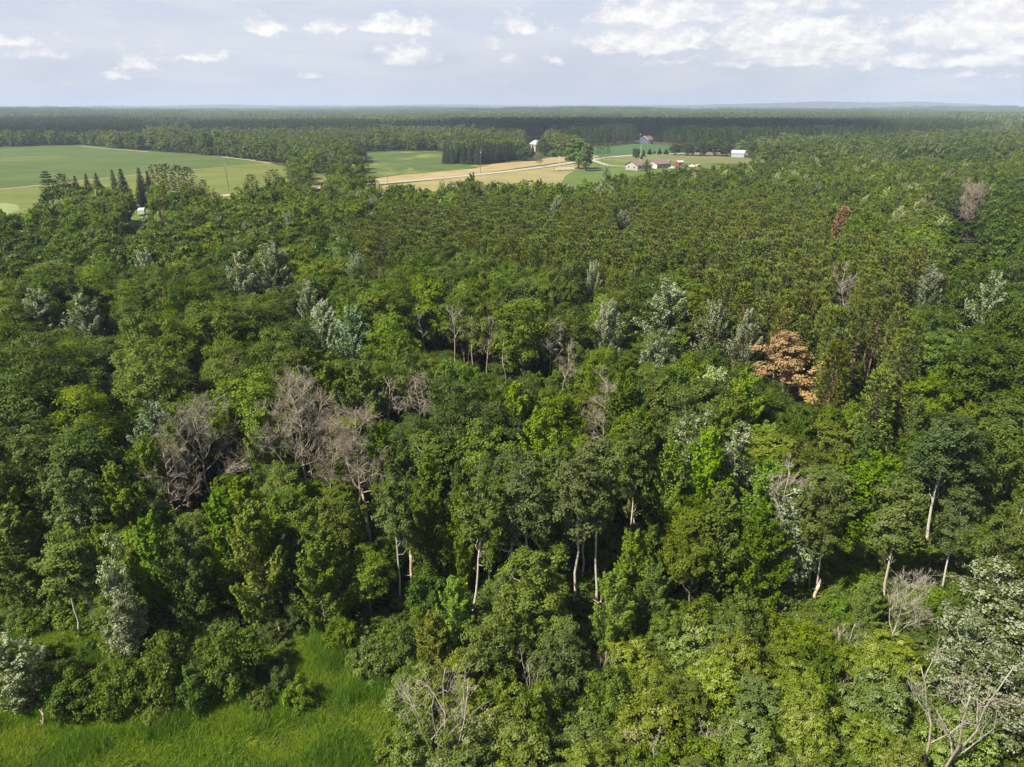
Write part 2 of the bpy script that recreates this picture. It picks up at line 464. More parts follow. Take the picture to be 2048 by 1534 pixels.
def tree_spruce(seed, H=15.0, R=2.6, base=.06, step=.5, per=9, L=.62, Wd=.26, droop=.30):
    rng = np.random.default_rng(seed)
    tb = MB(); tl = trunk_line(rng, H, .99, .008)
    tb.tube(tl, np.linspace(.2, .02, len(tl)), 7)
    C = []; N = []; Dr = []
    z = H * base
    while z < H - .1:
        t = (z - H * base) / (H * (1 - base))
        lr = R * (1 - t) ** .9 + .12
        a0 = rng.random() * 7
        for i in range(per):
            a = a0 + i * 2 * PI / per + rng.normal(0, .15)
            l = lr * rng.uniform(.72, 1.1); d = np.array((math.cos(a), math.sin(a), 0)); o = on_trunk(tl, z)
            m = max(3, int(l / .17))
            s = np.linspace(.22, 1, m)
            p = o + d * (s * l)[:, None] + np.array((0, 0, 1.0)) * (-(droop) * l * s ** 1.5 + .16 * l * s ** 4)[:, None]
            side = np.cross(d, (0, 0, 1))
            for sg in (-1, 0, 1):
                q = p + side * (sg * .22 * l * (1.1 - s))[:, None] + rng.normal(size=(m, 3)) * .06
                C.append(q); N.append(np.tile(np.array((0, 0, 1.0)) + d * .35, (m, 1)) + rng.normal(size=(m, 3)) * .35)
                Dr.append(np.tile(d * 1.2 + np.array((0, 0, -.7)) + side * sg * .7, (m, 1)))
        z += step * rng.uniform(.85, 1.15)
    C = np.concatenate(C); N = np.concatenate(N); Dr = np.concatenate(Dr)
    Ls = L * rng.uniform(.7, 1.3, len(C))
    Q = leaf_quads(rng, C, N, Ls, Wd, Dr)
    return Q, np.clip(rng.normal(.45, .25, len(Q)), .01, .98), tb, H, R
def tree_whitepine(seed, H=17.0, R=3.4, base=.3, layers=11, density=1.0, Wd=.12):
    """layered, open conifer with plumes on long level limbs"""
    rng = np.random.default_rng(seed)
    tb = MB(); tl = trunk_line(rng, H, .99, .02)
    tb.tube(tl, np.linspace(.22, .03, len(tl)), 7)
    P = []; D = []
    for j in range(layers):
        t = (j + rng.uniform(-.2, .2)) / layers
        z = H * (base + (1 - base) * max(t, 0))
        lr = R * (1 - max(t, 0)) ** .7 * rng.uniform(.7, 1.1)
        k = rng.integers(4, 7)
        a0 = rng.random() * 7
        for i in range(k):
            a = a0 + i * 2 * PI / k + rng.normal(0, .3); l = lr * rng.uniform(.5, 1.15)
            d = np.array((math.cos(a), math.sin(a), .12)); o = on_trunk(tl, min(z, H * .97))
            pts = curve_pts(rng, o, o + d * l, 4, .05, .03)
            tb.tube(pts, np.linspace(.05, .012, 4), 4, False)
            side = np.cross(d, (0, 0, 1))
            for s in np.arange(.35, 1.01, .16 / density):
                for sg in (-1, 0, 1):
                    P.append(o + d * l * s + side * sg * .28 * l * (1.15 - s) + rng.normal(size=3) * .08)
                    D.append(d * .6 + side * sg * .5 + np.array((0, 0, .55)))
    P = np.array(P); D = unit(np.array(D))
    Q = blades(rng, P, D, 10, .5, Wd, .5)
    return Q, np.clip(rng.normal(.5, .25, len(Q)), .01, .98), tb, H, R

def tree_bare(seed, H, R, depth=4, limbs=9, base=.35, stems=1, fine=5, trunk_r=.16, up=.55, wig=.16, spread=1.0, sag=0.0):
    """leafless tree: returns trunk MB and branches MB"""
    rng = np.random.default_rng(seed)
    tr = MB(); br = MB()
    def grow(p, d, L, r, lev):
        n = 4 if lev > 1 else 5
        pts = [np.array(p, float)]; dd = np.array(d, float)
        for i in range(n - 1):
            dd = unit(dd + rng.normal(size=3) * wig + np.array((0, 0, .06 - sag * (lev >= 2))))
            pts.append(pts[-1] + dd * L / (n - 1))
        pts = np.array(pts)
        br.tube(pts, np.linspace(r, max(r * .3, .005), n), 5 if lev == 1 else (4 if lev == 2 else 3), False)
        if lev >= depth: return
        k = int(fine * rng.uniform(.7, 1.3)) + (1 if lev == 1 else 0)
        for j in range(k):
            s = rng.uniform(.25, 1.0); i0 = min(int(s * (n - 1)), n - 2); f = s * (n - 1) - i0
            q = pts[i0] * (1 - f) + pts[i0 + 1] * f
            loc = unit(pts[i0 + 1] - pts[i0])
            nd = unit(loc * .75 + unit(rng.normal(size=3)) * .8 + np.array((0, 0, .15 - sag)))
            grow(q, nd, L * rng.uniform(.35, .62), max(r * .5, .007), lev + 1)
    for s in range(stems):
        ln = trunk_line(rng, H, .92, .06)
        if stems > 1:
            a = s * 2 * PI / stems + rng.normal(0, .3)
            k = np.linspace(0, 1, len(ln))[:, None] ** .8
            ln[:, :2] += k * np.array((math.cos(a), math.sin(a))) * R * rng.uniform(.35, .7)
        hs = 1.0 if s == 0 else rng.uniform(.6, .95)
        ln[:, 2] *= hs
        tr.tube(ln, np.linspace(trunk_r, .03, len(ln)), 7)
        for i in range(max(3, limbs // stems)):
            z = H * hs * (base + (.9 - base) * ((i + rng.random()) / max(3, limbs // stems)))
            a = i * 2.4 + rng.normal(0, .4)
            t = (z / (H * hs) - base) / (1 - base)
            L = R * (1.15 - .55 * t) * rng.uniform(.75, 1.15)
            grow(on_trunk(ln, z), unit((math.cos(a) * spread, math.sin(a) * spread, up + .5 * t)), L, trunk_r * (.5 - .25 * t), 1)
    return tr, br

# ------------------------------------------------------------------ prototypes: kind -> list of (crown mesh, trunk mesh, H, R)
PROTO = {}
def reg(kind, data, leafm, barkm):
    Q, tt, tb, H, R = data
    PROTO.setdefault(kind, []).append((np_quads(kind + '_crown', Q, leafm, tt), tb.mesh(kind + '_trunk', barkm, True), H, R))
for s in range(7): reg('oak', crown_lobed(10 + s, 15, 4.4, .26, 36, 14, 36, .25, tops=.75), M['oak'], M['bark'])
for s in range(5): reg('maple', crown_plume(30 + s, 14, 3.2, .14, 50, 320, .235), M['maple'], M['bark'])
for s in range(4): reg('aspen', crown_lobed(50 + s, 16, 2.4, .33, 36, 12, 26, .19, rc=(.26, .40), trunk_r=.135, tops=.80, limb=.22), M['aspen'], M['white_bark'])
for s in range(2): reg('leafy_aspen', crown_lobed(57 + s, 12, 2.9, .10, 46, 13, 26, .19, rc=(.22, .34), trunk_r=.12, limb=.22), M['aspen'], M['white_bark'])
for s in range(4): reg('poplar', crown_plume(70 + s, 15, 3.4, .16, 105, 170, .20, pale=.55, up=1.25, thick=.17, flame=.6), M['poplar'], M['bark'])
for s in range(2): reg('white_poplar', crown_lobed(76 + s, 11, 3.2, .10, 40, 13, 24, .21, rc=(.22, .36), pale=.48, trunk_r=.12), M['poplar'], M['white_bark'])
for s in range(4): reg('willow', crown_lobed(80 + s, 7, 2.9, .04, 42, 15, 30, .17, rc=(.20, .34), pale=.16, trunk_r=.09), M['willow'], M['white_bark'])
for s in range(3): reg('bush', crown_lobed(90 + s, 3.6, 2.4, -.1, 32, 13, 28, .17, rc=(.26, .38), trunk_r=.06), M['bush'], M['bark'])
for s in range(5): reg('pine', tree_pine(100 + s, 16, 1.9, .42 + .03 * (s % 2)), M['pine'], M['pine_bark'])
for s in range(2): reg('spruce', tree_spruce(110 + s), M['spruce'], M['bark'])
for s in range(2): reg('whitepine', tree_whitepine(115 + s), M['spruce'], M['bark'])
reg('redpine_dead', tree_pine(120, 13, 2.0, .25, bare=False, nb=9, point=.9), M['rust'], M['dead_brown'])
for s in range(2): reg('orange', crown_lobed(124 + s, 13, 3.0, .25, 30, 12, 22, .27), M['orange'], M['bark'])
for s in range(2): reg('tuftpine', tree_pine(130 + s, 15, 3.0, .35, whorl=.9, per=5, tuft=4, nb=10, bare=True, point=.5), M['pine'], M['pine_bark'])
print('protos', round(time.time() - T0, 1))

TINT = {'d': (.72, .82, .85), 'm': (1, 1, 1), 'y': (1.24, 1.2, .85), 'b': (1.22, 1.32, .85), 'g': (1.06, 1.08, 1.12), 'o': (1.16, 1.14, 1.1), 'n': (1.14, .98, 1.0)}
WORD = {'d': 'dark green', 'm': 'mid green', 'y': 'yellowish green', 'b': 'bright green', 'g': 'grey-green', 'o': 'olive green', 'n': 'brownish green'}
SPEC = {'oak': ('oak_tree', 'tree', 'round-crowned'), 'maple': ('maple_tree', 'tree', 'upright leafy'), 'aspen': ('aspen_tree', 'tree', 'pale-trunked'), 'leafy_aspen': ('aspen_tree', 'tree', 'small-leaved'),
    'poplar': ('poplar_tree', 'tree', 'silvery'), 'white_poplar': ('poplar_tree', 'tree', 'whitish'), 'willow': ('willow_tree', 'tree', 'bushy'), 'bush': ('leafy_bush', 'bush', 'low leafy'),
    'pine': ('pine_tree', 'tree', 'pine'), 'spruce': ('spruce_tree', 'tree', 'spruce'), 'whitepine': ('layered_pine_tree', 'tree', 'layered pine'), 'redpine_dead': ('dead_pine_tree', 'tree', 'rust-red'),
    'orange': ('withered_tree', 'tree', 'orange-leaved'), 'tuftpine': ('open_pine_tree', 'tree', 'open-crowned pine')}
PROT = []      # (x, y, H, R, lowest visible fraction of the height)
TREES = []      # (x, y, R) of everything planted, for spacing
rnd = random.Random(7)
def plant(kind, x, y, H, R, tint='m', label=None, group=None, var=None, lean=None, rz=None, col=None):
    ps = PROTO[kind]
    cm, tm, h0, r0 = ps[rnd.randrange(len(ps)) if var is None else var % len(ps)]
    nm, cat, _ = SPEC[kind]
    o = root(nm, (x, y, 0), rnd.uniform(0, 2 * PI) if rz is None else rz, label, cat, group)
    o.scale = (R / r0, R / r0, H / h0)
    if lean: o.rotation_euler = (lean[0], lean[1], o.rotation_euler.z)
    t = obj('trunk', tm, o); c = obj('crown', cm, o)
    k = rnd.uniform(.9, 1.1)
    c.color = (*[v * k for v in (col or TINT[tint])], 1)
    TREES.append((x, y, R * (.8 if kind not in ('bush',) else .7)))
    return o
def plant_bare(name, seed, x, y, H, R, label, mat='dead_wood', lean=None, group=None, rz=0.0, **kw):
    tr, br = tree_bare(seed, H, R, **kw)
    o = root(name, (x, y, 0), rz, label, 'dead tree', group)
    if lean: o.rotation_euler = (lean[0], lean[1], rz)
    tr.build('trunk', M[mat], o, True); br.build('branches', M[mat], o)
    PROT.append((x, y, H, R, .42))
    TREES.append((x, y, R * .45))
    return o
def snag(px, pyb, pyt, r, label, lean=(0, 0), seed=1):
    x, y, H = height_of(px, pyb, pyt)
    rng = np.random.default_rng(seed)
    o = root('broken_snag', (x, y, 0), 0, label, 'dead trunk')
    o.rotation_euler = (lean[0], lean[1], 0)
    PROT.append((x, y, H, .5, .1))
    tb = MB(); z = np.linspace(-.3, H, 9)
    ln = np.column_stack([rng.normal(size=9) * r * .25, rng.normal(size=9) * r * .25, z])
    rad = np.linspace(r, r * .62, 9) * rng.uniform(.85, 1.12, 9)
    tb.tube(ln, rad, 9)
    # splintered top
    for k in range(5):
        a = k * 1.3; q = ln[-1] + (math.cos(a) * r * .35, math.sin(a) * r * .35, -.1)
        tb.tube([q, q + (rng.normal() * .05, rng.normal() * .05, rng.uniform(.25, .8))], [r * .28, .02], 4, False)
    tb.build('trunk', M['snag'], o, True)
    sb = MB()
    for k in range(4):
        zz = H * rng.uniform(.35, .95); a = rng.random() * 7; l = rng.uniform(.25, .7)
        q = on_trunk(ln, zz); sb.tube([q, q + (math.cos(a) * l, math.sin(a) * l, .15)], [.05, .015], 4, False)
    sb.build('branch_stubs', M['snag'], o)
    return o

# ================================================================== SETTING
def ground_mat():
    m = bpy.data.materials.new('forest_floor'); m.use_nodes = True
    t = NT(m.node_tree); co = t.n('ShaderNodeTexCoord').outputs['Object']
    c = t.mix(t.smooth(t.noise(co, .6, 5, .65), .38, .62), (.030, .036, .012), (.060, .072, .018))
    c = t.mix(t.smooth(t.noise(co, .05, 3), .45, .65), c, (.07, .055, .035))
    pb = t.n('ShaderNodeBsdfPrincipled', ins={'Base Color': c, 'Roughness': .95, 'Specular IOR Level': .1})
    t.n('ShaderNodeOutputMaterial', ins={0: pb.outputs[0]})
    return m
def field_mat(name, c1, c2, c3, s1=.03, s2=.012, rows=None, row_s=.8, lo3=.55, hi3=.7):
    m = bpy.data.materials.new(name); m.use_nodes = True
    t = NT(m.node_tree); co = t.n('ShaderNodeTexCoord').outputs['Object']
    n1 = t.noise(co, s1, 5, .62)
    c = t.mix(t.smooth(n1, .34, .66), c1, c2)
    n2 = t.noise(t.vmath('MULTIPLY', co, (1.0, .55, 1.0)), s2, 4, .55, .6)
    c = t.mix(t.smooth(n2, lo3, hi3), c, c3)
    fine = t.noise(co, 1.1, 4, .7)
    c = t.mix(t.lin(fine, .3, .7, 0, .45), c, (c1[0] * .5, c1[1] * .55, c1[2] * .5))
    if rows is not None:
        wv = t.n('ShaderNodeTexWave', wave_type='BANDS', bands_direction='X', ins={'Scale': row_s, 'Distortion': 1.2, 'Detail': 2.0})
        t.t.links.new(t.n('ShaderNodeMapping', ins={'Vector': co, 'Rotation': (0, 0, rows)}).outputs[0], wv.inputs['Vector'])
        c = t.mix(t.lin(wv.outputs['Fac'], 0, 1, 0, .28), c, (c1[0] * .6, c1[1] * .62, c1[2] * .6))
    bp = t.n('ShaderNodeBump', ins={'Strength': .6, 'Distance': .3, 'Height': fine})
    pb = t.n('ShaderNodeBsdfPrincipled', ins={'Base Color': c, 'Roughness': .9, 'Specular IOR Level': .15, 'Normal': bp.outputs[0]})
    t.n('ShaderNodeOutputMaterial', ins={0: pb.outputs[0]})
    return m
M['floor'] = ground_mat()
M['crop'] = field_mat('young_crop', (.060, .094, .021), (.086, .124, .028), (.150, .152, .036), .02, .010, rows=.35, row_s=.10)
M['crop2'] = field_mat('dark_crop', (.045, .100, .030), (.060, .125, .035), (.065, .12, .03), rows=.9, row_s=.12)
M['midcrop'] = field_mat('patchy_crop', (.056, .090, .020), (.088, .126, .027), (.20, .20, .05), .035, .022, rows=.9, row_s=.12, lo3=.52, hi3=.66)
M['hay'] = field_mat('hay_field_grass', (.098, .120, .024), (.140, .158, .034), (.165, .15, .05), .03, .015)
M['stubble'] = field_mat('tan_stubble', (.27, .21, .10), (.36, .28, .14), (.20, .19, .08), .05, .03, rows=.9, row_s=.10)
M['tanlawn'] = field_mat('dry_lawn', (.21, .185, .075), (.27, .23, .10), (.14, .16, .045), .04, .02)
M['lawn'] = field_mat('green_lawn', (.075, .112, .022), (.105, .145, .030), (.15, .16, .045), .05, .03)
M['pasture'] = field_mat('olive_pasture', (.115, .13, .045), (.15, .155, .055), (.19, .17, .08), .04, .02)
M['meadow'] = field_mat('meadow_ground', (.085, .14, .010), (.14, .20, .018), (.16, .14, .05), .35, .12, lo3=.60, hi3=.75)
M['gravel'] = surf_mat('pale_gravel', (.25, .225, .19), (.34, .31, .27), .8, .95)
M['track'] = surf_mat('dirt_track', (.20, .18, .10), (.27, .23, .13), .5, .95)
M['sand'] = surf_mat('pale_sandy_ground', (.13, .165, .06), (.19, .225, .09), .2, .95)

def sheet(name, pts, z, mat, px=True):
    P = [at(*p) if px else p for p in pts]
    m = MB(); m.add([(x, y, z) for x, y in P], [tuple(range(len(P)))])
    o = m.build(name, mat)
    if sum(P[i][0] * P[(i + 1) % len(P)][1] - P[(i + 1) % len(P)][0] * P[i][1] for i in range(len(P))) < 0: o.data.flip_normals()
    return put(o, kind='structure')
def strip(name, pts, width, z, mat, px=True):
    P = np.array([at(*p) if px else p for p in pts], float)
    # resample smoothly
    seg = np.r_[0, np.cumsum(np.linalg.norm(np.diff(P, axis=0), axis=1))]
    s = np.linspace(0, seg[-1], 60)
    Q = np.column_stack([np.interp(s, seg, P[:, 0]), np.interp(s, seg, P[:, 1])])
    k = np.ones(7) / 7
    for _ in range(2):
        E = np.vstack([np.repeat(Q[:1], 3, 0), Q, np.repeat(Q[-1:], 3, 0)])
        Q = np.column_stack([np.convolve(E[:, i], k, 'valid') for i in (0, 1)])
    d = np.gradient(Q, axis=0); d /= np.linalg.norm(d, axis=1)[:, None]
    nrm = np.column_stack([-d[:, 1], d[:, 0]]) * width / 2
    V = np.vstack([np.column_stack([Q + nrm, np.full(60, z)]), np.column_stack([Q - nrm, np.full(60, z)])])
    m = MB(); m.add(V, [(i + 60, i + 61, i + 1, i) for i in range(59)])
    return put(m.build(name, mat), kind='structure')

gm = MB(); gm.add([(-14500, -250, 0), (14500, -250, 0), (14500, 16500, 0), (-14500, 16500, 0)], [(0, 1, 2, 3)])
put(gm.build('ground', M['floor']), kind='structure')

MEADOW = [(-420, 1900), (-420, 1290), (60, 1278), (330, 1290), (560, 1282), (640, 1268), (745, 1285), (800, 1360), (780, 1425), (740, 1500), (730, 1900)]
sheet('meadow', MEADOW, .02, M['meadow'])
LEFT_CROP = [(-700, 299), (-200, 298), (0, 295), (160, 290.5), (215, 296.5), (300, 302.5), (440, 313), (530, 325), (470, 331), (403, 337), (300, 347), (215, 356), (80, 372), (-250, 392), (-700, 412)]
sheet('crop_field', LEFT_CROP, .03, M['crop'])
sheet('hay_field', [(530, 325), (560, 331), (640, 350), (720, 362), (720, 376), (560, 392), (420, 410), (100, 440), (-200, 440), (-700, 470), (-700, 412), (-250, 392), (80, 372), (215, 356), (300, 347), (403, 337), (470, 331)], .06, M['hay'])
sheet('crop_field', [(690, 312), (720, 305), (790, 302), (870, 302), (935, 315), (985, 327), (950, 336), (800, 349), (750, 356), (700, 372), (640, 372), (660, 345)], .03, M['midcrop'])
sheet('stubble_strip', [(600, 380), (700, 364), (800, 350), (950, 337), (985, 328), (1070, 321), (1100, 315), (1190, 311), (1200, 313), (1140, 322), (1075, 331), (950, 348), (800, 362), (600, 390)], .06, M['stubble'])
sheet('dry_hay_lawn', [(620, 392), (760, 372), (950, 352), (1060, 340), (1150, 328), (1165, 332), (1130, 352), (1100, 420), (600, 440)], .09, M['tanlawn'])
sheet('lawn', [(1150, 328), (1190, 319), (1250, 324), (1420, 326), (1500, 345), (1400, 420), (1100, 420), (1130, 352), (1165, 332)], .09, M['lawn'])
sheet('dark_crop_field', [(1150, 318), (1160, 296), (1280, 287), (1345, 291), (1400, 300), (1405, 306), (1300, 306.5), (1240, 310), (1190, 316)], .03, M['crop2'])
sheet('pasture', [(1190, 319), (1240, 313), (1300, 308.5), (1405, 307), (1560, 310), (1560, 330), (1420, 326), (1250, 324)], .06, M['pasture'])
sheet('yard', [(235, 400), (350, 400), (380, 430), (340, 460), (250, 456), (225, 425)], .09, M['lawn'])
sheet('pond', [(-40, 408), (5, 406), (36, 410), (40, 420), (5, 432), (-40, 432)], .10, M['sand'])
ROAD = [(40, 441), (250, 413), (420, 392), (468, 387), (560, 382), (660, 374), (720, 370), (850, 360), (960, 349), (1060, 338), (1140, 326), (1180, 319), (1240, 312), (1300, 307.5), (1400, 306), (1480, 306)]
strip('road_shoulder', ROAD, 11, .12, M['hay'])
strip('road', ROAD, 7.5, .15, M['gravel'])
strip('driveway', [(1182, 319), (1200, 326), (1216, 331), (1250, 333), (1262, 333)], 4.5, .18, M['gravel'])
strip('dirt_track', [(-200, 393), (0, 379.5), (78, 371), (200, 358), (300, 347.5), (403, 338)], 3.6, .18, M['track'])
strip('field_edge_track', [(160, 291.5), (190, 295), (300, 304)], 4.5, .09, M['track'])
strip('field_edge_track', [(440, 313.5), (500, 320), (545, 327)], 4.5, .09, M['track'])

# ---- hills on the horizon: one rolling, wooded sheet
rngh = np.random.default_rng(5)
NA, NR = 1100, 190
azs = np.radians(np.linspace(-46, 46, NA)); rs = np.geomspace(1650, 15500, NR)
A, Rr = np.meshgrid(azs, rs, indexing='ij')
X, Y = Rr * np.sin(A), Rr * np.cos(A)
pxA = W_PX / 2 + F_PX * np.tan(azs) / math.cos(_p)                   # where that bearing meets the horizon
def crest(pts, dist):
    xs, ys = zip(*pts)
    yy = np.interp(pxA, xs, ys)
    yy = np.convolve(np.pad(yy, 12, 'edge'), np.ones(25) / 25, 'valid')
    return CAM_H + (213.0 - yy) / F_PX * dist * math.cos(_p)
C_far = crest([(-400, 215), (0, 214), (300, 212.5), (400, 210.5), (450, 209), (540, 211), (640, 210.5), (760, 211), (900, 208), (980, 210), (1060, 211), (1450, 210), (1500, 208.5), (1550, 207.5), (1590, 208.5), (1650, 210), (1880, 211), (1915, 208), (1935, 206.5), (1955, 208), (1990, 212), (2100, 216), (2500, 216)], 14500)
C_mid = crest([(-400, 222), (0, 217), (100, 214.5), (200, 212.5), (300, 213.5), (450, 211), (560, 213), (750, 212.5), (900, 211), (1000, 213), (1200, 212), (1350, 212), (1480, 209.5), (1580, 208), (1640, 205.5), (1700, 207.5), (1750, 208), (1830, 206), (1900, 209), (1960, 211), (2048, 216), (2500, 218)], 10500)
def fbm1(seed, x, scales):
    r = np.random.default_rng(seed); o = 0
    for sc, am in scales:
        o = o + am * np.sin(x * sc + r.uniform(0, 6.3)) 
    return o
def fbm2(seed, x, y, base, octs=5):
    r = np.random.default_rng(seed); o = np.zeros_like(x); am = 1.0; f = 1.0 / base
    for i in range(octs):
        for _ in range(3):
            a = r.uniform(0, 6.3)
            o += am / 3 * np.sin((x * math.cos(a) + y * math.sin(a)) * f * 6.28 + r.uniform(0, 6.3))
        am *= .55; f *= 2.05
    return o
roll = fbm2(3, X, Y, 2600) * 14
Z = 1.0 + np.clip((Rr - 1700) / 2500, 0, 1) * (9 + roll * 1.05)
g = np.exp(-((Rr - 10500) / 1100) ** 2); Z = Z * (1 - g) + (14 + (C_mid[:, None] - 14) * 1.15) * g
g = np.clip(np.exp(-((Rr - 14500) / 900) ** 2), 0, 1); Z = Z * (1 - g) + C_far[:, None] * g
g = np.exp(-((Rr - 7600) / 500) ** 2) * .9; Z = Z * (1 - g) + g * (22 + fbm2(8, X, Y, 1800) * 16)
Z = np.clip(Z, .5, 108)
rag = rngh.normal(size=Z.shape) * np.clip((Rr - 4500) / 4000, 0, 1)
Z += rag * 2.6
Z[:, 0] = -.5; Z[:, 1] = .1
V = np.stack([X, Y, Z], -1).reshape(-1, 3)
idx = np.arange(NA * NR).reshape(NA, NR)
Fq = np.stack([idx[:-1, :-1], idx[1:, :-1], idx[1:, 1:], idx[:-1, 1:]], -1).reshape(-1, 4)
hm = bpy.data.meshes.new('hills')
hm.vertices.add(len(V)); hm.vertices.foreach_set('co', V.astype(np.float32).ravel())
hm.loops.add(Fq.size); hm.loops.foreach_set('vertex_index', Fq.ravel().astype(np.int32))
hm.polygons.add(len(Fq)); hm.polygons.foreach_set('loop_start', np.arange(len(Fq), dtype=np.int32) * 4); hm.polygons.foreach_set('loop_total', np.full(len(Fq), 4, np.int32))
hm.update(calc_edges=True)
def hills_mat():
    m = bpy.data.materials.new('wooded_hills'); m.use_nodes = True
    t = NT(m.node_tree); co = t.n('ShaderNodeTexCoord').outputs['Object']
    c = t.mix(t.smooth(t.noise(co, .012, 6, .7), .36, .62), (.020, .032, .012), (.055, .075, .024))
    c = t.mix(t.smooth(t.noise(co, .0016, 4, .6), .48, .6), c, (.018, .026, .014))
    c = t.mix(t.smooth(t.noise(t.vmath('MULTIPLY', co, (1, .4, 1)), .0011, 3, .5), .66, .72), c, (.12, .14, .05))
    pb = t.n('ShaderNodeBsdfPrincipled', ins={'Base Color': c, 'Roughness': .95, 'Specular IOR Level': .1})
    t.n('ShaderNodeOutputMaterial', ins={0: pb.outputs[0]})
    return m
hm.materials.append(hills_mat())
put(obj('hills', hm), kind='structure')
def hill_z(x, y):
    r = math.hypot(x, y); a = math.atan2(x, y)
    i = int(round((a - azs[0]) / (azs[1] - azs[0]))); j = int(np.searchsorted(rs, r))
    if not (0 <= i < NA and 0 <= j < NR): return 0.0
    return max(float(Z[i, j]), 0)
print('setting', round(time.time() - T0, 1))

# ================================================================== BUILDINGS AND FARM THINGS
def flat(name, c, rough=.7, metal=0.0, c2=None, scale=3.0, spec=.3):
    if c2: return surf_mat(name, c, c2, scale, rough)
    m = bpy.data.materials.new(name); m.use_nodes = True
    t = NT(m.node_tree)
    co = t.n('ShaderNodeTexCoord').outputs['Object']
    cc = t.mix(t.lin(t.noise(co, 1.7, 4), .3, .7, 0, .35), c, tuple(v * .78 for v in c))
    pb = t.n('ShaderNodeBsdfPrincipled', ins={'Base Color': cc, 'Roughness': rough, 'Metallic': metal, 'Specular IOR Level': spec})
    t.n('ShaderNodeOutputMaterial', ins={0: pb.outputs[0]})
    return m
M['siding'] = flat('beige_siding', (.33, .295, .255))
M['roof_brown'] = flat('brown_shingles', (.17, .115, .095), .9)
M['white'] = flat('white_paint', (.62, .61, .58), .5)
M['glass'] = flat('window_glass', (.03, .035, .04), .08, spec=.6)
M['blue'] = flat('blue_siding', (.075, .085, .17))
M['roof_red'] = flat('reddish_shingles', (.20, .10, .095), .9)
M['tan_brick'] = flat('tan_brick', (.42, .34, .27), .9)
M['metal_roof'] = flat('white_metal_roof', (.42, .44, .47), .5)
M['barn'] = flat('pale_blue_grey_metal', (.33, .37, .42), .5)
M['deck'] = flat('weathered_deck_wood', (.28, .21, .16), .9)
M['dark'] = flat('dark_opening', (.03, .03, .03), .9)
M['pole'] = flat('grey_pole_wood', (.13, .11, .09), .9)
M['pale_pole'] = flat('pale_pole_wood', (.45, .42, .36), .9)
M['bale'] = flat('pale_hay', (.42, .38, .27), .95)
M['red'] = flat('red_paint', (.26, .045, .04), .5)
M['orange_paint'] = flat('orange_red_paint', (.30, .12, .06), .6)
M['tyre'] = flat('black_rubber', (.02, .02, .02), .9)
M['silver'] = flat('silver_paint', (.45, .46, .47), .35)
M['bright_red_roof'] = flat('bright_red_roof', (.55, .09, .08), .6)

def window(parent, x, y, z, w_, h_, axis, face):
    """axis 'y': on a wall whose outside faces local -y (face=-1) or +y; axis 'x' likewise"""
    f = MB(); g = MB(); t = .06; d = .08 * face
    def bx(mb, a0, a1, z0, z1, d0, d1):
        d0, d1 = sorted((d0, d1))
        if axis == 'y': mb.box(a0, a1, y + d0, y + d1, z0, z1)
        else: mb.box(x + d0, x + d1, a0, a1, z0, z1)
    c = x if axis == 'y' else y
    a0, a1 = c - w_ / 2, c + w_ / 2
    bx(f, a0 - .09, a0, z - .09, z + h_ + .09, -.02 * face, d); bx(f, a1, a1 + .09, z - .09, z + h_ + .09, -.02 * face, d)
    bx(f, a0, a1, z - .09, z, -.02 * face, d); bx(f, a0, a1, z + h_, z + h_ + .09, -.02 * face, d)
    bx(f, c - .03, c + .03, z, z + h_, -.02 * face, d * .9)
    bx(g, a0, a1, z, z + h_, -.02 * face, d * .5)
    o = f.build('window', M['white'], parent)
    g.build('pane', M['glass'], o)
    return o
def gable_block(parent, x0, x1, y0, y1, hw, hr, wallm, roofm, over=.45, z0=-.3, trim=True):
    ym = (y0 + y1) / 2
    wmb = MB()
    wmb.add([(x0, y0, z0), (x1, y0, z0), (x1, y1, z0), (x0, y1, z0), (x0, y0, hw), (x1, y0, hw), (x1, y1, hw), (x0, y1, hw), (x0, ym, hr), (x1, ym, hr)],
            [(0, 1, 5, 4), (2, 3, 7, 6), (1, 2, 6, 9, 5), (3, 0, 4, 8, 7), (0, 3, 2, 1)])
    wl = wmb.build('wall', wallm, parent)
    rmb = MB(); k = (hr - hw) / ((y1 - y0) / 2); t = .18
    for sgn, ye in ((-1, y0), (1, y1)):
        yo = ye + sgn * over; zo = hw - k * over + .03
        a = [(x0 - over, ym, hr + .03), (x1 + over, ym, hr + .03), (x1 + over, yo, zo), (x0 - over, yo, zo)]
        b = [(p[0], p[1], p[2] + t) for p in a]
        rmb.add(a + b, [(0, 1, 2, 3), (4, 7, 6, 5), (0, 4, 5, 1), (1, 5, 6, 2), (2, 6, 7, 3), (3, 7, 4, 0)])
    rf = rmb.build('roof', roofm, parent)
    if trim:
        for xx in (x0 - over - .06, x1 + over):
            tm = MB()
            for sgn, ye in ((-1, y0), (1, y1)):
                yo = ye + sgn * over; zo = hw - k * over
                a = [(xx, ym, hr - .12), (xx, yo, zo - .12), (xx, yo, zo + .24), (xx, ym, hr + .24)]
                tm.add(a + [(p[0] + .055, p[1], p[2]) for p in a], [(0, 3, 2, 1), (4, 5, 6, 7), (0, 1, 5, 4), (1, 2, 6, 5), (2, 3, 7, 6), (3, 0, 4, 7)])
            tm.build('bargeboard', M['white'], parent)
    return wl, rf
def placed_root(name, px, py, rz, lx, ly, label, cat):
    """root whose local point (lx,ly) stands on the ground seen at the pixel"""
    x, y = at(px, py); c, s = math.cos(rz), math.sin(rz)
    return root(name, (x - (lx * c - ly * s), y - (lx * s + ly * c), .1), rz, label, cat)

RZ = math.radians(36)
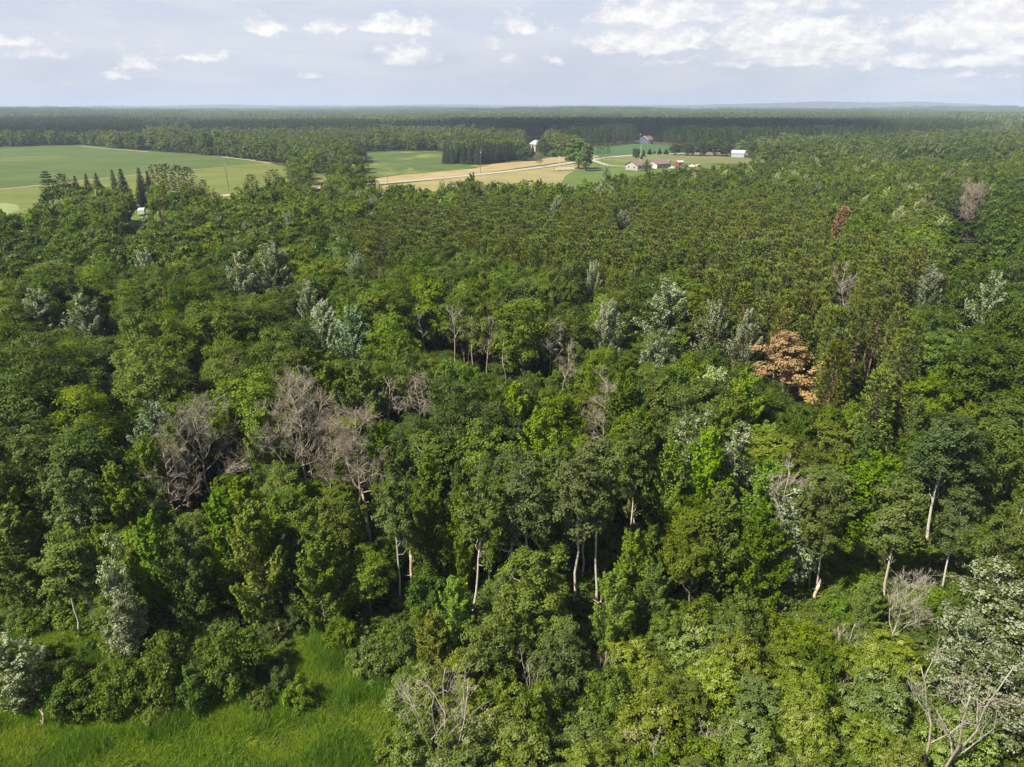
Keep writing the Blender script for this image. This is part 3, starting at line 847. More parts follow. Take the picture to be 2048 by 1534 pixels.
# ranch house
h = placed_root('house', 1275, 341.5, RZ, -7, -6, 'beige single storey house with brown roof and raised wooden deck', 'house')
gable_block(h, -7, 7, -6, 6, 3.4, 5.9, M['siding'], M['roof_brown'], .6, trim=False)
window(h, -7, -2.6, 1.3, 1.5, 1.3, 'x', -1); window(h, -7, 2.8, 1.2, 1.1, 1.5, 'x', -1)
for xx in (-4.6, 0.2, 4.5): window(h, xx, -6, 1.2, 1.5, 1.3, 'y', -1)
db = MB(); db.box(-2.2, -1.1, -6.1, -5.98, .6, 2.7); d_ = db.build('door', M['dark'], h)
hb = MB(); hb.box(-1.35, -1.25, -6.16, -6.1, 1.5, 1.65); hb.build('handle', M['silver'], d_)
dk = MB(); dk.box(-6.9, 1.5, -9.2, -6.03, .35, .55); deck = dk.build('deck', M['deck'], h)
for i in range(8):
    pb_ = MB(); xx = -6.8 + i * 1.17; pb_.box(xx, xx + .12, -9.18, -9.06, -.3 if i % 2 == 0 else .55, 1.5); pb_.build('deck_post', M['deck'], deck)
rl = MB(); rl.box(-6.9, 1.5, -9.2, -9.04, 1.5, 1.6); rl.box(-6.9, 1.5, -9.16, -9.08, 1.0, 1.07); rl.build('deck_rail', M['white'], deck)
cm_ = MB(); cm_.box(2.5, 3.3, .8, 1.6, 5.0, 6.9); cm_.build('chimney', M['tan_brick'], h)
# garage wing / workshop
g_ = placed_root('garage', 1314, 337.5, RZ, -6.5, -4.5, 'beige garage with brown roof and white corner door beside the house', 'garage')
gable_block(g_, -6.5, 7.5, -4.5, 5.5, 3.1, 5.4, M['siding'], M['roof_brown'], .5, trim=False)
gd = MB(); gd.box(-6.6, -6.48, -4.1, -1.0, -.2, 2.5); gdo = gd.build('garage_door', M['white'], g_)
for k in range(4):
    gp = MB(); gp.box(-6.64, -6.6, -4.0, -1.1, .05 + k * .6, .58 + k * .6); gp.build('door_panel', M['white'], gdo)
for xx in (-3, 1, 5): window(g_, xx, -4.5, 1.2, .9, .9, 'y', -1)
# sheds and clutter by the garage
s_ = placed_root('shed', 1357, 331.5, RZ, -3, -2, 'small red and white shed with pale roof behind the garage', 'shed')
gable_block(s_, -3, 3, -2, 2.4, 2.3, 3.3, M['red'], M['metal_roof'], .3, trim=False)
db = MB(); db.box(.2, 2.6, -2.08, -1.98, -.1, 2.0); db.build('door', M['white'], s_)
db = MB(); db.box(-2.6, -.4, -2.08, -1.98, -.1, 1.9); db.build('door', M['orange_paint'], s_)
def wheels(o, xs, ys, r):
    for xx in xs:
        for yy in ys:
            wmb = MB(); n = 12
            ang = [k * 2 * PI / n for k in range(n)]
            for a_, b_ in ((-.11, .11),):
                vs = [(xx + r * math.cos(q), yy + a_, r + r * math.sin(q)) for q in ang] + [(xx + r * math.cos(q), yy + b_, r + r * math.sin(q)) for q in ang]
                wmb.add(vs, [tuple(range(n))[::-1], tuple(range(n, 2 * n))] + [(k, (k + 1) % n, n + (k + 1) % n, n + k) for k in range(n)])
            wo = wmb.build('wheel', M['tyre'], o)
            hm_ = MB(); s = .12 if yy > 0 else -.12
            hm_.add([(xx + r * .5 * math.cos(q), yy + s, r + r * .5 * math.sin(q)) for q in ang], [tuple(range(n))])
            hm_.build('rim', M['silver'], wo)
def prism(profile, hwid, taper=.0):
    m = MB(); n = len(profile); zm = max(z for _, z in profile)
    f = lambda z: hwid * (1 - taper * max(0, z - zm * .55) / zm)
    vs = [(x, -f(z), z) for x, z in profile] + [(x, f(z), z) for x, z in profile]
    m.add(vs, [tuple(range(n))[::-1], tuple(range(n, 2 * n))] + [(k, (k + 1) % n, n + (k + 1) % n, n + k) for k in range(n)][::1])
    return m
def pickup(px, py, rz, mat, label):
    x, y = at(px, py); o = root('pickup_truck', (x, y, .12), rz, label, 'truck')
    prism([(-2.7, .45), (2.6, .45), (2.65, .95), (1.4, 1.12), (.75, 1.75), (-.7, 1.78), (-.85, 1.1), (-2.7, 1.1)], .95, .25).build('body', mat, o)
    for s in (-1, 1):
        g = MB(); g.box(-.6, .8, .86 * s - .02, .86 * s + .02, 1.2, 1.6); g.build('side_window', M['glass'], o)
    g = MB(); g.add([(1.43, -.75, 1.14), (1.43, .75, 1.14), (.82, .66, 1.72), (.82, -.66, 1.72)], [(0, 1, 2, 3)]); g.build('windscreen', M['glass'], o)
    for s in (-1, 1):
        l = MB(); l.box(2.6, 2.68, s * .72 - .16, s * .72 + .16, .72, .9); l.build('headlight', M['white'], o)
    wheels(o, (-1.7, 1.7), (-.9, .9), .4)
    return o
def camper(px, py, rz, L, label, name='camper_trailer'):
    x, y = at(px, py); o = root(name, (x, y, .12), rz, label, 'trailer')
    a = L / 2
    prism([(-a, .6), (a, .6), (a, 1.5), (a - .5, 2.5), (a - .9, 2.7), (-a + .6, 2.7), (-a + .1, 2.3)], 1.2, .05).build('body', M['white'], o)
    for s in (-1, 1):
        g = MB(); g.box(-.3, .9, 1.2 * s - .03, 1.2 * s + .03, 1.5, 2.1); g.build('window', M['glass'], o)
    d = MB(); d.box(-a + .9, -a + 1.5, -1.25, -1.19, .65, 2.2); d.build('door', M['silver'], o)
    t = MB(); t.tube([(a - .1, 0, .6), (a + 1.3, 0, .5)], [.06, .05], 6); t.build('tow_bar', M['pole'], o)
    wheels(o, (-.4, .45), (-1.1, 1.1), .33)
    return o
camper(285, 430.5, 1.9, 5.5, 'white camper trailer parked on the yard lawn among the trees')
pickup(298, 441, .35, M['silver'], 'silver white pickup truck half hidden in leaves beside the camper')
camper(1334, 328.0, RZ, 7.0, 'long white trailer roof showing behind the beige garage')
pickup(1345, 338.5, .2, M['white'], 'white pickup truck parked at the end of the beige garage')
pickup(1370, 333.5, .3, M['red'], 'red pickup truck parked by the small shed')
pickup(1384, 334.5, 2.4, M['white'], 'white pickup truck parked just beyond the red truck')
def woodpile(px, py, label):
    x, y = at(px, py); o = root('wood_pile', (x, y, .1), .4, label, 'wood pile')
    r = random.Random(4)
    for row in range(4):
        for k in range(9 - row):
            m = MB(); xx = (k - 4 + row * .5) * .52; z = .27 + row * .45; q = .25
            m.tube([(xx, -1.6 + r.uniform(-.2, .2), z), (xx + r.uniform(-.1, .1), 1.6, z)], [q, q * .9], 7); m.build('log', M['snag'], o)
woodpile(1396, 334.5, 'brown pile of stacked logs at the end of the farmyard')
# blue house
h = placed_root('house', 1296, 287.5, math.radians(50), -6, -5.5, 'dark blue house with white trim and reddish roof by dark pines', 'house')
gable_block(h, -6, 6.5, -5.5, 5.5, 4.6, 8.6, M['blue'], M['roof_red'], .6)
for yy in (-2.2, 2.2): window(h, -6, yy, 1.0, 1.1, 1.5, 'x', -1)
for xx in (-4, -1.2, 1.6, 4.6): window(h, xx, -5.5, 1.0, 1.1, 1.6, 'y', -1)
pc = MB(); pc.box(-5.6, 6.6, -7.6, -6.2, 2.95, 3.12); po = pc.build('porch_roof', M['roof_red'], h)
for xx in (-5.4, -1.6, 2.4, 6.3):
    p_ = MB(); p_.box(xx - .14, xx + .14, -7.5, -7.22, -.3, 2.95); p_.build('porch_post', M['white'], po)
for yy in (-5.62, 5.5):
    c_ = MB(); c_.box(-6.12, -5.8, yy, yy + .12, -.3, 4.6); c_.build('corner_trim', M['white'], h)
# farmhouse with a hipped white roof
h = placed_root('farmhouse', 1071, 303, math.radians(35), -4.5, -5, 'tan brick farmhouse with white hipped metal roof among dark trees', 'house')
hb = MB(); hb.box(-4.5, 4.5, -5, 5, -.3, 6.6); hb.build('wall', M['tan_brick'], h)
rb = MB(); o_ = .6
e = [(-4.5 - o_, -5 - o_, 6.5), (4.5 + o_, -5 - o_, 6.5), (4.5 + o_, 5 + o_, 6.5), (-4.5 - o_, 5 + o_, 6.5)]
rb.add(e + [(-1.6, -2.2, 10.0), (1.6, -2.2, 10.0), (1.6, 2.2, 10.0), (-1.6, 2.2, 10.0)], [(0, 3, 2, 1), (0, 1, 5, 4), (1, 2, 6, 5), (2, 3, 7, 6), (3, 0, 4, 7), (4, 5, 6, 7)])
rf = rb.build('roof', M['metal_roof'], h)
cb = MB(); cb.box(-.4, .4, -.4, .4, 9.9, 11.2); cb.build('chimney', M['tan_brick'], rf)
for zz in (.9, 3.8):
    for xx in (-2.6, 0, 2.6): window(h, xx, -5, zz, .95, 1.6, 'y', -1)
    for yy in (-2.6, .4, 3): window(h, -4.5, yy, zz, .95, 1.6, 'x', -1)
bb = MB(); bb.box(4.55, 6.0, -4.2, -2.4, -.3, 4.6); bay = bb.build('white_bay', M['white'], h)
rb = MB(); rb.add([(4.45, -4.4, 4.62), (6.2, -4.4, 4.62), (6.2, -2.2, 4.62), (4.45, -2.2, 4.62), (5.3, -3.3, 5.5)], [(0, 3, 2, 1), (0, 1, 4), (1, 2, 4), (2, 3, 4), (3, 0, 4)]); rb.build('bay_roof', M['metal_roof'], bay)
# low pale roofs between the trees behind the farmhouse
h = placed_root('machine_shed', 1132, 291, math.radians(12), 0, -3, 'long low pale shed glimpsed behind the farm trees', 'shed')
gable_block(h, -9, 9, -3, 4, 3.4, 5.4, M['white'], M['metal_roof'], .4, trim=False)
for xx in (-6, -2, 2, 6):
    d = MB(); d.box(xx - 1.2, xx + 1.2, -3.1, -2.98, -.2, 2.6); d.build('door', M['dark'], h)
# barn
h = placed_root('barn', 1488, 315.0, math.radians(-22), 5.5, -4, 'pale blue grey metal barn with white roof and open lean-to', 'barn')
gable_block(h, -5.5, 5.5, -4, 4, 3.4, 5.6, M['barn'], M['metal_roof'], .35, trim=False)
for k in range(11):
    rbm = MB(); xx = -5.4 + k * 1.03; rbm.box(xx, xx + .12, -4.07, -4.0, -.1, 3.3); rbm.build('wall_rib', M['barn'], h)
lt = MB(); lt.add([(5.9, -4, 3.0), (10, -4, 2.4), (10, 3, 2.4), (5.9, 3, 3.0), (5.9, -4, 3.15), (10, -4, 2.55), (10, 3, 2.55), (5.9, 3, 3.15)], [(0, 3, 2, 1), (4, 5, 6, 7), (0, 1, 5, 4), (1, 2, 6, 5), (2, 3, 7, 6), (3, 0, 4, 7)])
lo = lt.build('lean_to_roof', M['metal_roof'], h)
for yy in (-3.9, 2.8):
    p_ = MB(); p_.box(9.7, 9.9, yy, yy + .2, -.2, 2.42); p_.build('lean_to_post', M['white'], lo)
d = MB(); d.box(5.52, 5.6, -2, 1.5, -.1, 3.1); d.build('door', M['dark'], h)
# red-roofed house far right
h = placed_root('house', 2010, 266, math.radians(8), 0, -5, 'distant house with bright red roof poking from the treetops', 'house')
gable_block(h, -5.5, 5.5, -4, 4, 6.6, 9.6, M['tan_brick'], M['bright_red_roof'], .5, trim=False)
for xx in (-3.5, 0, 3.5): window(h, xx, -4, 4.2, 1.2, 1.5, 'y', -1)

# round bales: two rows
def bale_mesh():
    m = MB(); n = 18; prof = [(-.62, .52), (-.6, .70), (-.5, .76), (-.2, .775), (0, .77), (.2, .775), (.5, .76), (.6, .70), (.62, .52)]
    rings = []
    for x, r in prof: rings.append([(x, r * math.cos(k * 2 * PI / n), .70 + r * max(math.sin(k * 2 * PI / n), -.9)) for k in range(n)])
    vs = [p for rr in rings for p in rr] + [(-.60, 0, .70), (.60, 0, .70)]
    fs = [(i * n + k, i * n + (k + 1) % n, (i + 1) * n + (k + 1) % n, (i + 1) * n + k) for i in range(len(prof) - 1) for k in range(n)]
    a, b = len(vs) - 2, len(vs) - 1
    fs += [(a, (k + 1) % n, k) for k in range(n)] + [(b, (len(prof) - 1) * n + k, (len(prof) - 1) * n + (k + 1) % n) for k in range(n)]
    m.add(vs, fs)
    return m.mesh('round_bale', M['bale'], True)
bmesh_ = bale_mesh()
ORD = ['first', 'second', 'third', 'fourth', 'fifth', 'sixth', 'seventh', 'eighth', 'ninth', 'tenth', 'eleventh', 'twelfth']
for row, (n, y0, nm) in enumerate(((9, 342.2, 'front row'), (8, 339.8, 'back row'))):
    for k in range(n):
        x, y = at(1113 + k * 4.3 + row * 3, y0 - k * .18)
        b = obj('round_bale', bmesh_); b.location = (x, y, .09); b.rotation_euler = (0, 0, PI / 2 + .15 + rnd.uniform(-.08, .08))
        put(b, f'pale round hay bale, {ORD[k]} from the western end of the {nm}'.replace('western', 'left'), 'hay bale', 'round hay bales on the dry lawn')

def utility_pole(px, pyb, pyt, r, label, mat='pole', arm=True, lean=0.0):
    x, y, H = height_of(px, pyb, pyt)
    o = root('utility_pole', (x, y, 0), math.radians(-35), label, 'utility pole', 'utility poles along the road and fields')
    o.rotation_euler.y = lean
    m = MB(); m.tube([(0, 0, -.5), (0, 0, H * .5), (0, 0, H)], [r, r * .85, r * .65], 8); m.build('pole', M[mat], o)
    if arm:
        a = MB(); a.box(-1.2, 1.2, -.08, .08, H - .9, H - .72); ao = a.build('crossarm', M[mat], o)
        for xx in (-1.05, 0.6, 1.05):
            i = MB(); i.tube([(xx, 0, H - .72), (xx, 0, H - .5)], [.06, .04], 6); i.build('insulator', M['silver'], ao)
        t = MB(); t.tube([(.32, 0, H - 2.4), (.32, 0, H - 1.5)], [.2, .2], 8); t.build('transformer', M['silver'], o)
    return o
utility_pole(458, 380, 322, .20, 'dark utility pole standing in the hay field by the road', lean=-.03)
utility_pole(961, 345, 299, .18, 'utility pole beside the block of spruces')
utility_pole(730, 352, 311, .18, 'utility pole in front of the dark trees at the patchy crop field')
utility_pole(1119, 337, 311, .17, 'pale utility pole next to the round bales', 'pale_pole')
utility_pole(1203, 326, 299, .17, 'utility pole under the pair of dark pines by the road')
utility_pole(1278, 304, 265, .22, 'tall dark utility pole at the edge of the dark crop field')
utility_pole(1281, 313, 290, .30, 'short pale thick post beside the small conifers along the road', 'pale_pole', arm=False)
utility_pole(776, 366, 340, .15, 'thin utility pole close to the road edge near the stubble')
print('farm', round(time.time() - T0, 1))

# ================================================================== TREES THAT CAN BE SINGLED OUT
def by_base(px, pyb, pyt):
    return height_of(px, pyb, pyt)
def by_top(px, pyt, H):
    x, y = at(px, pyt, H); return x, y, H
LM = []      # (phrase, px, py): things other labels can refer to
def mark(phrase, px, py): LM.append((phrase, px, py))
def bare_top(px, pyt, H, R, seed, label, ref=None, **kw):
    x, y, H = by_top(px, pyt, H)
    if ref: mark(ref, px, pyt + 40)
    return plant_bare('bare_tree', seed, x, y, H, R, label, **kw)

# bare group, left of the middle
bare_top(585, 778, 14.5, 5.2, 1, 'largest bare brown-grey tree with a wide twiggy crown', 'the largest bare brown-grey tree', mat='dead_brown', limbs=16, fine=7, base=.30, trunk_r=.22, rz=.4)
bare_top(700, 798, 14.5, 3.3, 2, 'tall bare grey tree with drooping twigs beside the largest bare tree', 'the drooping bare grey tree', mat='dead_brown', limbs=16, fine=7, base=.22, trunk_r=.2, up=.2, sag=.10)
bare_top(395, 822, 13, 3.9, 3, 'bare grey twiggy tree left of the largest bare tree', 'the bare twiggy tree', mat='dead_wood', limbs=14, fine=7, base=.3)
bare_top(325, 896, 11.5, 3.2, 4, 'smaller bare brown tree at the left end of the bare group', None, mat='dead_brown', limbs=12, fine=6, base=.35)
bare_top(640, 835, 12.5, 2.6, 31, 'thin bare brown tree squeezed between the two biggest bare trees', None, mat='dead_brown', limbs=12, fine=7, base=.3)
PROT.append((*at(1946, 493), 16, 5.0, .06))
# pale dead trees in the gap below the oak row
bare_top(853, 600, 14, 1.5, 5, 'slender pale dead trunk leaning over the dark gap', 'the slender leaning dead trunk', depth=3, fine=3, limbs=7, base=.55, trunk_r=.13, lean=(0, -.14))
bare_top(908, 598, 15.5, 2.4, 6, 'tall whitish dead tree with long forked bare limbs', 'the whitish forked dead tree', depth=3, fine=4, limbs=8, base=.5, trunk_r=.16, up=1.4)
bare_top(945, 618, 14, 1.8, 7, 'whitish dead tree close behind the forked one', None, depth=3, fine=4, limbs=6, base=.5, up=1.5)
bare_top(985, 622, 14.5, 2.2, 8, 'pinkish grey dead tree with upright twigs', None, mat='dead_brown', depth=4, fine=4, limbs=8, base=.45, up=1.3)
bare_top(1012, 668, 12.5, 1.2, 9, 'small thin dead stem between taller pale dead trees', None, depth=3, fine=3, limbs=5, base=.4, trunk_r=.08)
bare_top(1102, 640, 13.5, 2.7, 10, 'white dead tree with limbs spreading like a fan', 'the fan-shaped white dead tree', depth=3, fine=5, limbs=11, base=.5, trunk_r=.17, up=.9)
bare_top(766, 742, 11.5, 1.6, 11, 'small twisted whitish dead tree among dark crowns', 'the twisted whitish dead tree', depth=3, fine=5, limbs=8, base=.55)
bare_top(832, 752, 10.5, 3.0, 12, 'tangled brown dead tree with arching bent branches', 'the tangled arching dead tree', mat='dead_brown', depth=4, fine=6, limbs=12, base=.5, up=.3, sag=.3, wig=.25)
bare_top(1200, 742, 14, 2.7, 13, 'half dead brown twiggy tree in mid forest', 'the brown twiggy dead tree', mat='dead_brown', fine=7, limbs=15, base=.3, sag=.06)
bare_top(1132, 672, 13.5, 1.7, 14, 'narrow brown dead tree with a bushy dry top', None, mat='dead_brown', fine=6, limbs=9, base=.5)
bare_top(360, 722, 9.5, 1.8, 15, 'brown dead branches hanging in the dark gap between oaks', 'the dark-gap dead branches', mat='dead_brown', fine=5, limbs=8, base=.4, sag=.2)
bare_top(1946, 372, 18, 6.6, 16, 'big bare grey tree standing before dark oaks at the forest rise', 'the big bare grey tree', mat='dead_brown', fine=7, limbs=18, base=.22, trunk_r=.3)
bare_top(1712, 532, 16.5, 3.0, 17, 'grey dead tree standing among the plantation pines', 'the plantation dead tree', mat='dead_wood', fine=6, limbs=12, base=.35)
bare_top(1570, 935, 12.5, 2.6, 18, 'grey half dead tree with pale crooked branches', None, fine=6, limbs=12, base=.3)
bare_top(215, 735, 11, 1.6, 19, 'dead bough poking out of a round oak crown', None, mat='dead_brown', depth=3, fine=5, limbs=6, base=.5)
bare_top(760, 470, 13, 2.0, 20, 'grey leafless tree at the edge of the dense pines', None, fine=6, limbs=10, base=.4)
bare_top(745, 390, 13, 2.6, 21, 'pale bare-branched tree on the forest edge below the road', None, fine=6, limbs=10, base=.35)
bare_top(960, 372, 13, 2.6, 22, 'pinkish bare-topped tree on the forest edge by the stubble', None, mat='dead_brown', fine=7, limbs=10, base=.35)
# foreground bare trees
x, y, H = by_base(885, 1575, 1318); mark('the pale many-stemmed dead tree', 890, 1430)
plant_bare('bare_tree', 23, x, y, H, 3.0, 'pale many-stemmed dead tree at the meadow edge', limbs=15, stems=4, fine=4, base=.28, trunk_r=.09, up=1.0, wig=.2)
x, y, H = by_base(1862, 1590, 1285); mark('the tall shrub-side dead tree', 1880, 1400)
plant_bare('bare_tree', 24, x, y, H, 3.2, 'tall forked dead tree with grey branches rising from willow shrubs', mat='dead_wood', limbs=13, stems=3, fine=4, base=.28, trunk_r=.11, up=1.1, wig=.2)
x, y, H = by_base(1772, 1310, 1160); mark('the fine-twigged dead tree', 1765, 1220)
plant_bare('bare_tree', 25, x, y, H, 3.0, 'fine-twigged grey dead tree fanning out above low bright bushes', limbs=11, fine=5, base=.25, up=.9, trunk_r=.08)
x, y, H = by_base(1008, 1222, 985); mark('the straight pale dead pole', 1008, 1100)
plant_bare('bare_tree', 26, x, y, H, 1.3, 'straight pale dead pole with short broken side twigs', 'white_bark', depth=3, limbs=16, fine=3, base=.45, trunk_r=.15, up=.15)
for i, (px, b, t, lb) in enumerate([(1065, 1420, 1300, 'thin grey dead stems between low bushes'), (1200, 1395, 1300, 'brownish grey dead shrub with upright stems'), (1680, 1330, 1240, 'bent dead branches slanting over bright bushes'),
        (1290, 1560, 1440, 'grey dead twigs low in the willow shrubs'), (1420, 1530, 1440, 'crooked dead twigs beside a dark shrub gap'), (1685, 1430, 1330, 'thin forked dead sapling inside the willow thicket'), (640, 960, 820, 'dry brown stems under the bare group')]):
    x, y, H = by_base(px, b, t)
    plant_bare('bare_shrub', 40 + i, x, y, H, 1.4, lb, mat='dead_brown' if i % 2 else 'dead_wood', limbs=9, stems=3, fine=4, base=.2, trunk_r=.05, up=1.0, depth=3)
# snags
snag(828, 1228, 1108, .17, 'tall pale broken trunk standing alone before dark leaves', seed=1); mark('the tall pale broken trunk', 828, 1165)
snag(1613, 1232, 1168, .20, 'pale broken trunk leaning over bright bushes', (0, .16), 2); mark('the leaning broken trunk', 1615, 1200)
snag(1002, 1362, 1313, .13, 'short pale broken trunk in front of leafy aspens', (0, -.05), 3)
snag(1479, 1196, 1162, .14, 'stubby broken trunk below dark maple leaves', (0, 0), 4)
snag(1197, 1250, 1200, .12, 'short grey broken trunk beside a dark hollow', (0, .03), 5)
snag(1958, 1140, 1098, .16, 'splintered trunk tilted above yellowish bushes', (0, .42), 6)
snag(90, 1462, 1424, .10, 'weathered stump spike standing in the meadow grass', (0, .15), 7)
snag(566, 1292, 1255, .13, 'brown broken trunk at the back of the meadow', (0, -.1), 8)
snag(777, 1090, 1000, .15, 'brown straight dead trunk beside the drooping bare tree', (0, 0), 9)
snag(745, 1100, 985, .17, 'reddish brown dead trunk below the drooping bare tree', (0, -.08), 10)

def single(kind, px, pyt, H, R, tint, label, ref=None, pyb=None, var=None, lean=None, col=None, dy=45):
    x, y, H = by_base(px, pyb, pyt) if pyb else by_top(px, pyt, H)
    if ref: mark(ref, px, pyt + dy)
    PROT.append((x, y, H, R, .28 if kind == 'aspen' else (.08 if kind == 'redpine_dead' else (.4 if kind == 'orange' else .5))))
    return plant(kind, x, y, H, R, tint, label, None, var, lean, col=col)
# plantation oddities
single('redpine_dead', 1689, 414, 14, 3.6, 'm', 'rust-red dead pine in the green plantation', 'the rust-red dead pine')
single('orange', 1588, 652, 14, 3.5, 'm', 'orange-leaved withered tree, the taller of the two', 'the taller orange-leaved tree')
single('orange', 1645, 708, 12, 3.7, 'm', 'orange-leaved withered tree, the lower and broader of the two', 'the lower orange-leaved tree')
# silvery poplars
P = 'poplar'
single(P, 478, 505, 15.5, 4.2, 'm', 'silvery poplar at the left of a bright pair', 'the bright silvery pair')
single(P, 545, 484, 17, 4.8, 'm', 'taller silvery poplar of the bright pair')
single(P, 610, 560, 14, 3.0, 'm', 'silvery poplar just below the bright silvery pair', col=(1, 1, 1))
single(P, 1345, 560, 17, 5.2, 'm', 'broad silvery poplar rising from a dark oak row', 'the broad silvery poplar')
single('white_poplar', 1325, 652, 12.5, 2.6, 'm', 'whitest round poplar crown just below the broad silvery poplar', 'the whitest round poplar')
single(P, 1213, 598, 15, 3.2, 'm', 'silvery green poplar beside a brown dry tree', 'the silvery green poplar')
single(P, 1440, 598, 15.5, 3.2, 'm', 'silvery poplar at the plantation edge, left of two', 'the plantation-edge poplars')
single(P, 1503, 618, 15, 3.0, 'm', 'silvery poplar at the plantation edge, right of two')
single(P, 1186, 520, 15.5, 2.4, 'm', 'small silvery poplar tip between oak crowns', 'the small silvery poplar tip')
single(P, 1872, 532, 15, 3.4, 'm', 'silvery poplar above mixed green crowns near the plantation end', 'the dull silvery poplar')
single(P, 1988, 543, 18, 3.6, 'm', 'tall silvery poplar with a pointed top before shaded oaks', 'the tall pointed silvery poplar', col=(1.0, 1.05, .95))
single(P, 602, 728, 13, 2.2, 'm', 'slim silvery poplar above a wall of oak leaves', 'the slim silvery poplar')
single(P, 695, 615, 15.5, 4.0, 'd', 'darker poplar with silvery streaks beside the dead trunks', 'the streaked dark poplar', col=(.75, .95, .85))
single(P, 640, 600, 15, 3.2, 'g', 'grey-green poplar next to the streaked dark one')
single('white_poplar', 1400, 832, 13.5, 3.2, 'm', 'white-topped poplar crown above bright maples', 'the white-topped poplar')
single('white_poplar', 1465, 865, 12.5, 2.6, 'm', 'white drooping poplar crown beside the white-topped one')
single('white_poplar', 1610, 965, 12, 3.0, 'g', 'greyish white poplar thinning over bare stems', 'the thin greyish poplar')
single('white_poplar', 2020, 1120, 10.5, 3.6, 'm', 'large white-leaved poplar at the frame edge', 'the large white-leaved poplar', dy=120)
single('white_poplar', 1965, 1255, 8.5, 2.8, 'm', 'white-leaved poplar behind the tall dead tree', col=(1.0, 1.0, .9))
single('white_poplar', 2050, 1330, 8.0, 3.0, 'm', 'lowest white-leaved poplar in the shrubs')
single('white_poplar', 210, 1098, 10, 1.5, 'g', 'grey-white plume of leaves, upper one of two', 'the grey-white leafy plumes')
single('white_poplar', 232, 1172, 8.0, 1.8, 'g', 'grey-white plume of leaves, lower and wider of two')
single('poplar', 8, 1270, 7.0, 2.4, 'm', 'speckled whitish poplar shrub at the meadow edge')
single('poplar', 1215, 332, 15, 3.4, 'g', 'silvery tree on the forest edge near the farm driveway', dy=15)
single('poplar', 1250, 420, 15, 4.0, 'm', 'silvery poplar in the forest beyond the pines')
single('poplar', 1110, 398, 14, 3.2, 'm', 'silvery poplar far back in the forest canopy')
single('poplar', 1590, 340, 15, 4.2, 'g', 'grey silvery crown far back in the leafy forest')
single('poplar', 60, 578, 14.5, 4.2, 'g', 'grey-green poplar crown in the oak canopy', 'the grey-green poplar')
single('poplar', 160, 588, 14, 3.6, 'g', 'second grey-green poplar crown in the oak canopy')
# aspens and birches with pale trunks
A = 'aspen'
single(A, 1160, 862, 17.5, 2.5, 'g', 'tall pale-trunked aspen, left of the white trunk pair', 'the tall aspen pair', dy=120)
single(A, 1212, 858, 17.5, 2.4, 'g', 'tall pale-trunked aspen, right of the white trunk pair')
single(A, 1062, 885, 16.5, 2.6, 'g', 'grey-green aspen with a full crown beside dark gaps', 'the full grey-green aspen')
single(A, 940, 945, 15, 2.4, 'g', 'leaning aspen with a bent white trunk', 'the leaning white-trunked aspen', lean=(0, -.13), dy=90)
single(A, 1270, 838, 15.5, 2.3, 'g', 'pale aspen crown behind the tall aspen pair')
single(A, 1922, 812, 16.5, 3.0, 'g', 'dark blue-green aspen with a long reddish trunk', 'the dark blue-green aspen', col=(.72, .84, .98), dy=80)
single(A, 1835, 935, 14.5, 2.4, 'b', 'aspen with a clean pale trunk above bright bushes', None, lean=(0, .06))
single(A, 1688, 905, 15.5, 2.0, 'm', 'leaning aspen with three pale stems close by', 'the leaning pale stems', lean=(0, .17), dy=110)
single(A, 1662, 935, 13.5, 1.6, 'o', 'thin leaning aspen beside a thicker leaning stem', lean=(0, .14))
single(A, 2012, 985, 13.5, 2.2, 'm', 'aspen with a slanting trunk above yellowish bushes', lean=(0, .12))
single(A, 1940, 960, 13, 1.9, 'm', 'slim aspen standing behind the dark blue-green one')
single(A, 92, 1045, 12, 2.4, 'g', 'birch with a leaning white trunk at the meadow edge', 'the white birch', lean=(0, -.16), dy=130)
single(A, 160, 1075, 10.5, 1.7, 'm', 'birch with a crooked forked trunk beside the white birch', lean=(0, -.1))
single(A, 205, 1180, 7.2, 1.3, 'o', 'thin young birch under the grey-white plumes')
single(A, 778, 930, 14.5, 2.0, 'm', 'dark-stemmed aspen next to the drooping bare tree')
single('leafy_aspen', 1065, 1072, 0, 2.9, 'm', 'big leafy aspen filled with small leaves to the ground', 'the big leafy aspen', pyb=1335, dy=90)
single('leafy_aspen', 985, 1210, 0, 2.2, 'm', 'round leafy aspen before the straight dead pole', pyb=1400)
single('leafy_aspen', 1120, 1245, 0, 2.2, 'o', 'paler leafy aspen at the foot of the big leafy one', pyb=1400)
single('leafy_aspen', 130, 920, 13, 3.0, 'g', 'grey-green fine-leaved aspen crown above the birches', 'the grey-green fine-leaved aspen')
single('maple', 922, 1150, 0, 1.7, 'b', 'young bright green maple with a pointed top', 'the young bright maple', pyb=1345, col=(1.3, 1.5, .8))
single('maple', 870, 1225, 0, 1.7, 'y', 'young yellowish maple with reddish leaves by the bright one', pyb=1375, col=(1.5, 1.25, .9))
single('maple', 1215, 1130, 0, 1.9, 'b', 'bright narrow maple under the tall aspen pair', pyb=1320)
single('maple', 522, 1000, 0, 2.9, 'y', 'tall yellowish maple column by the meadow', 'the tall yellowish maple', pyb=1262, dy=110, col=(1.45, 1.35, .75))
single('maple', 655, 1040, 0, 2.6, 'm', 'broad green maple right of the tall yellowish one', None, pyb=1275)
single('maple', 400, 1040, 0, 2.4, 'd', 'dark maple left of the tall yellowish one', None, pyb=1262)
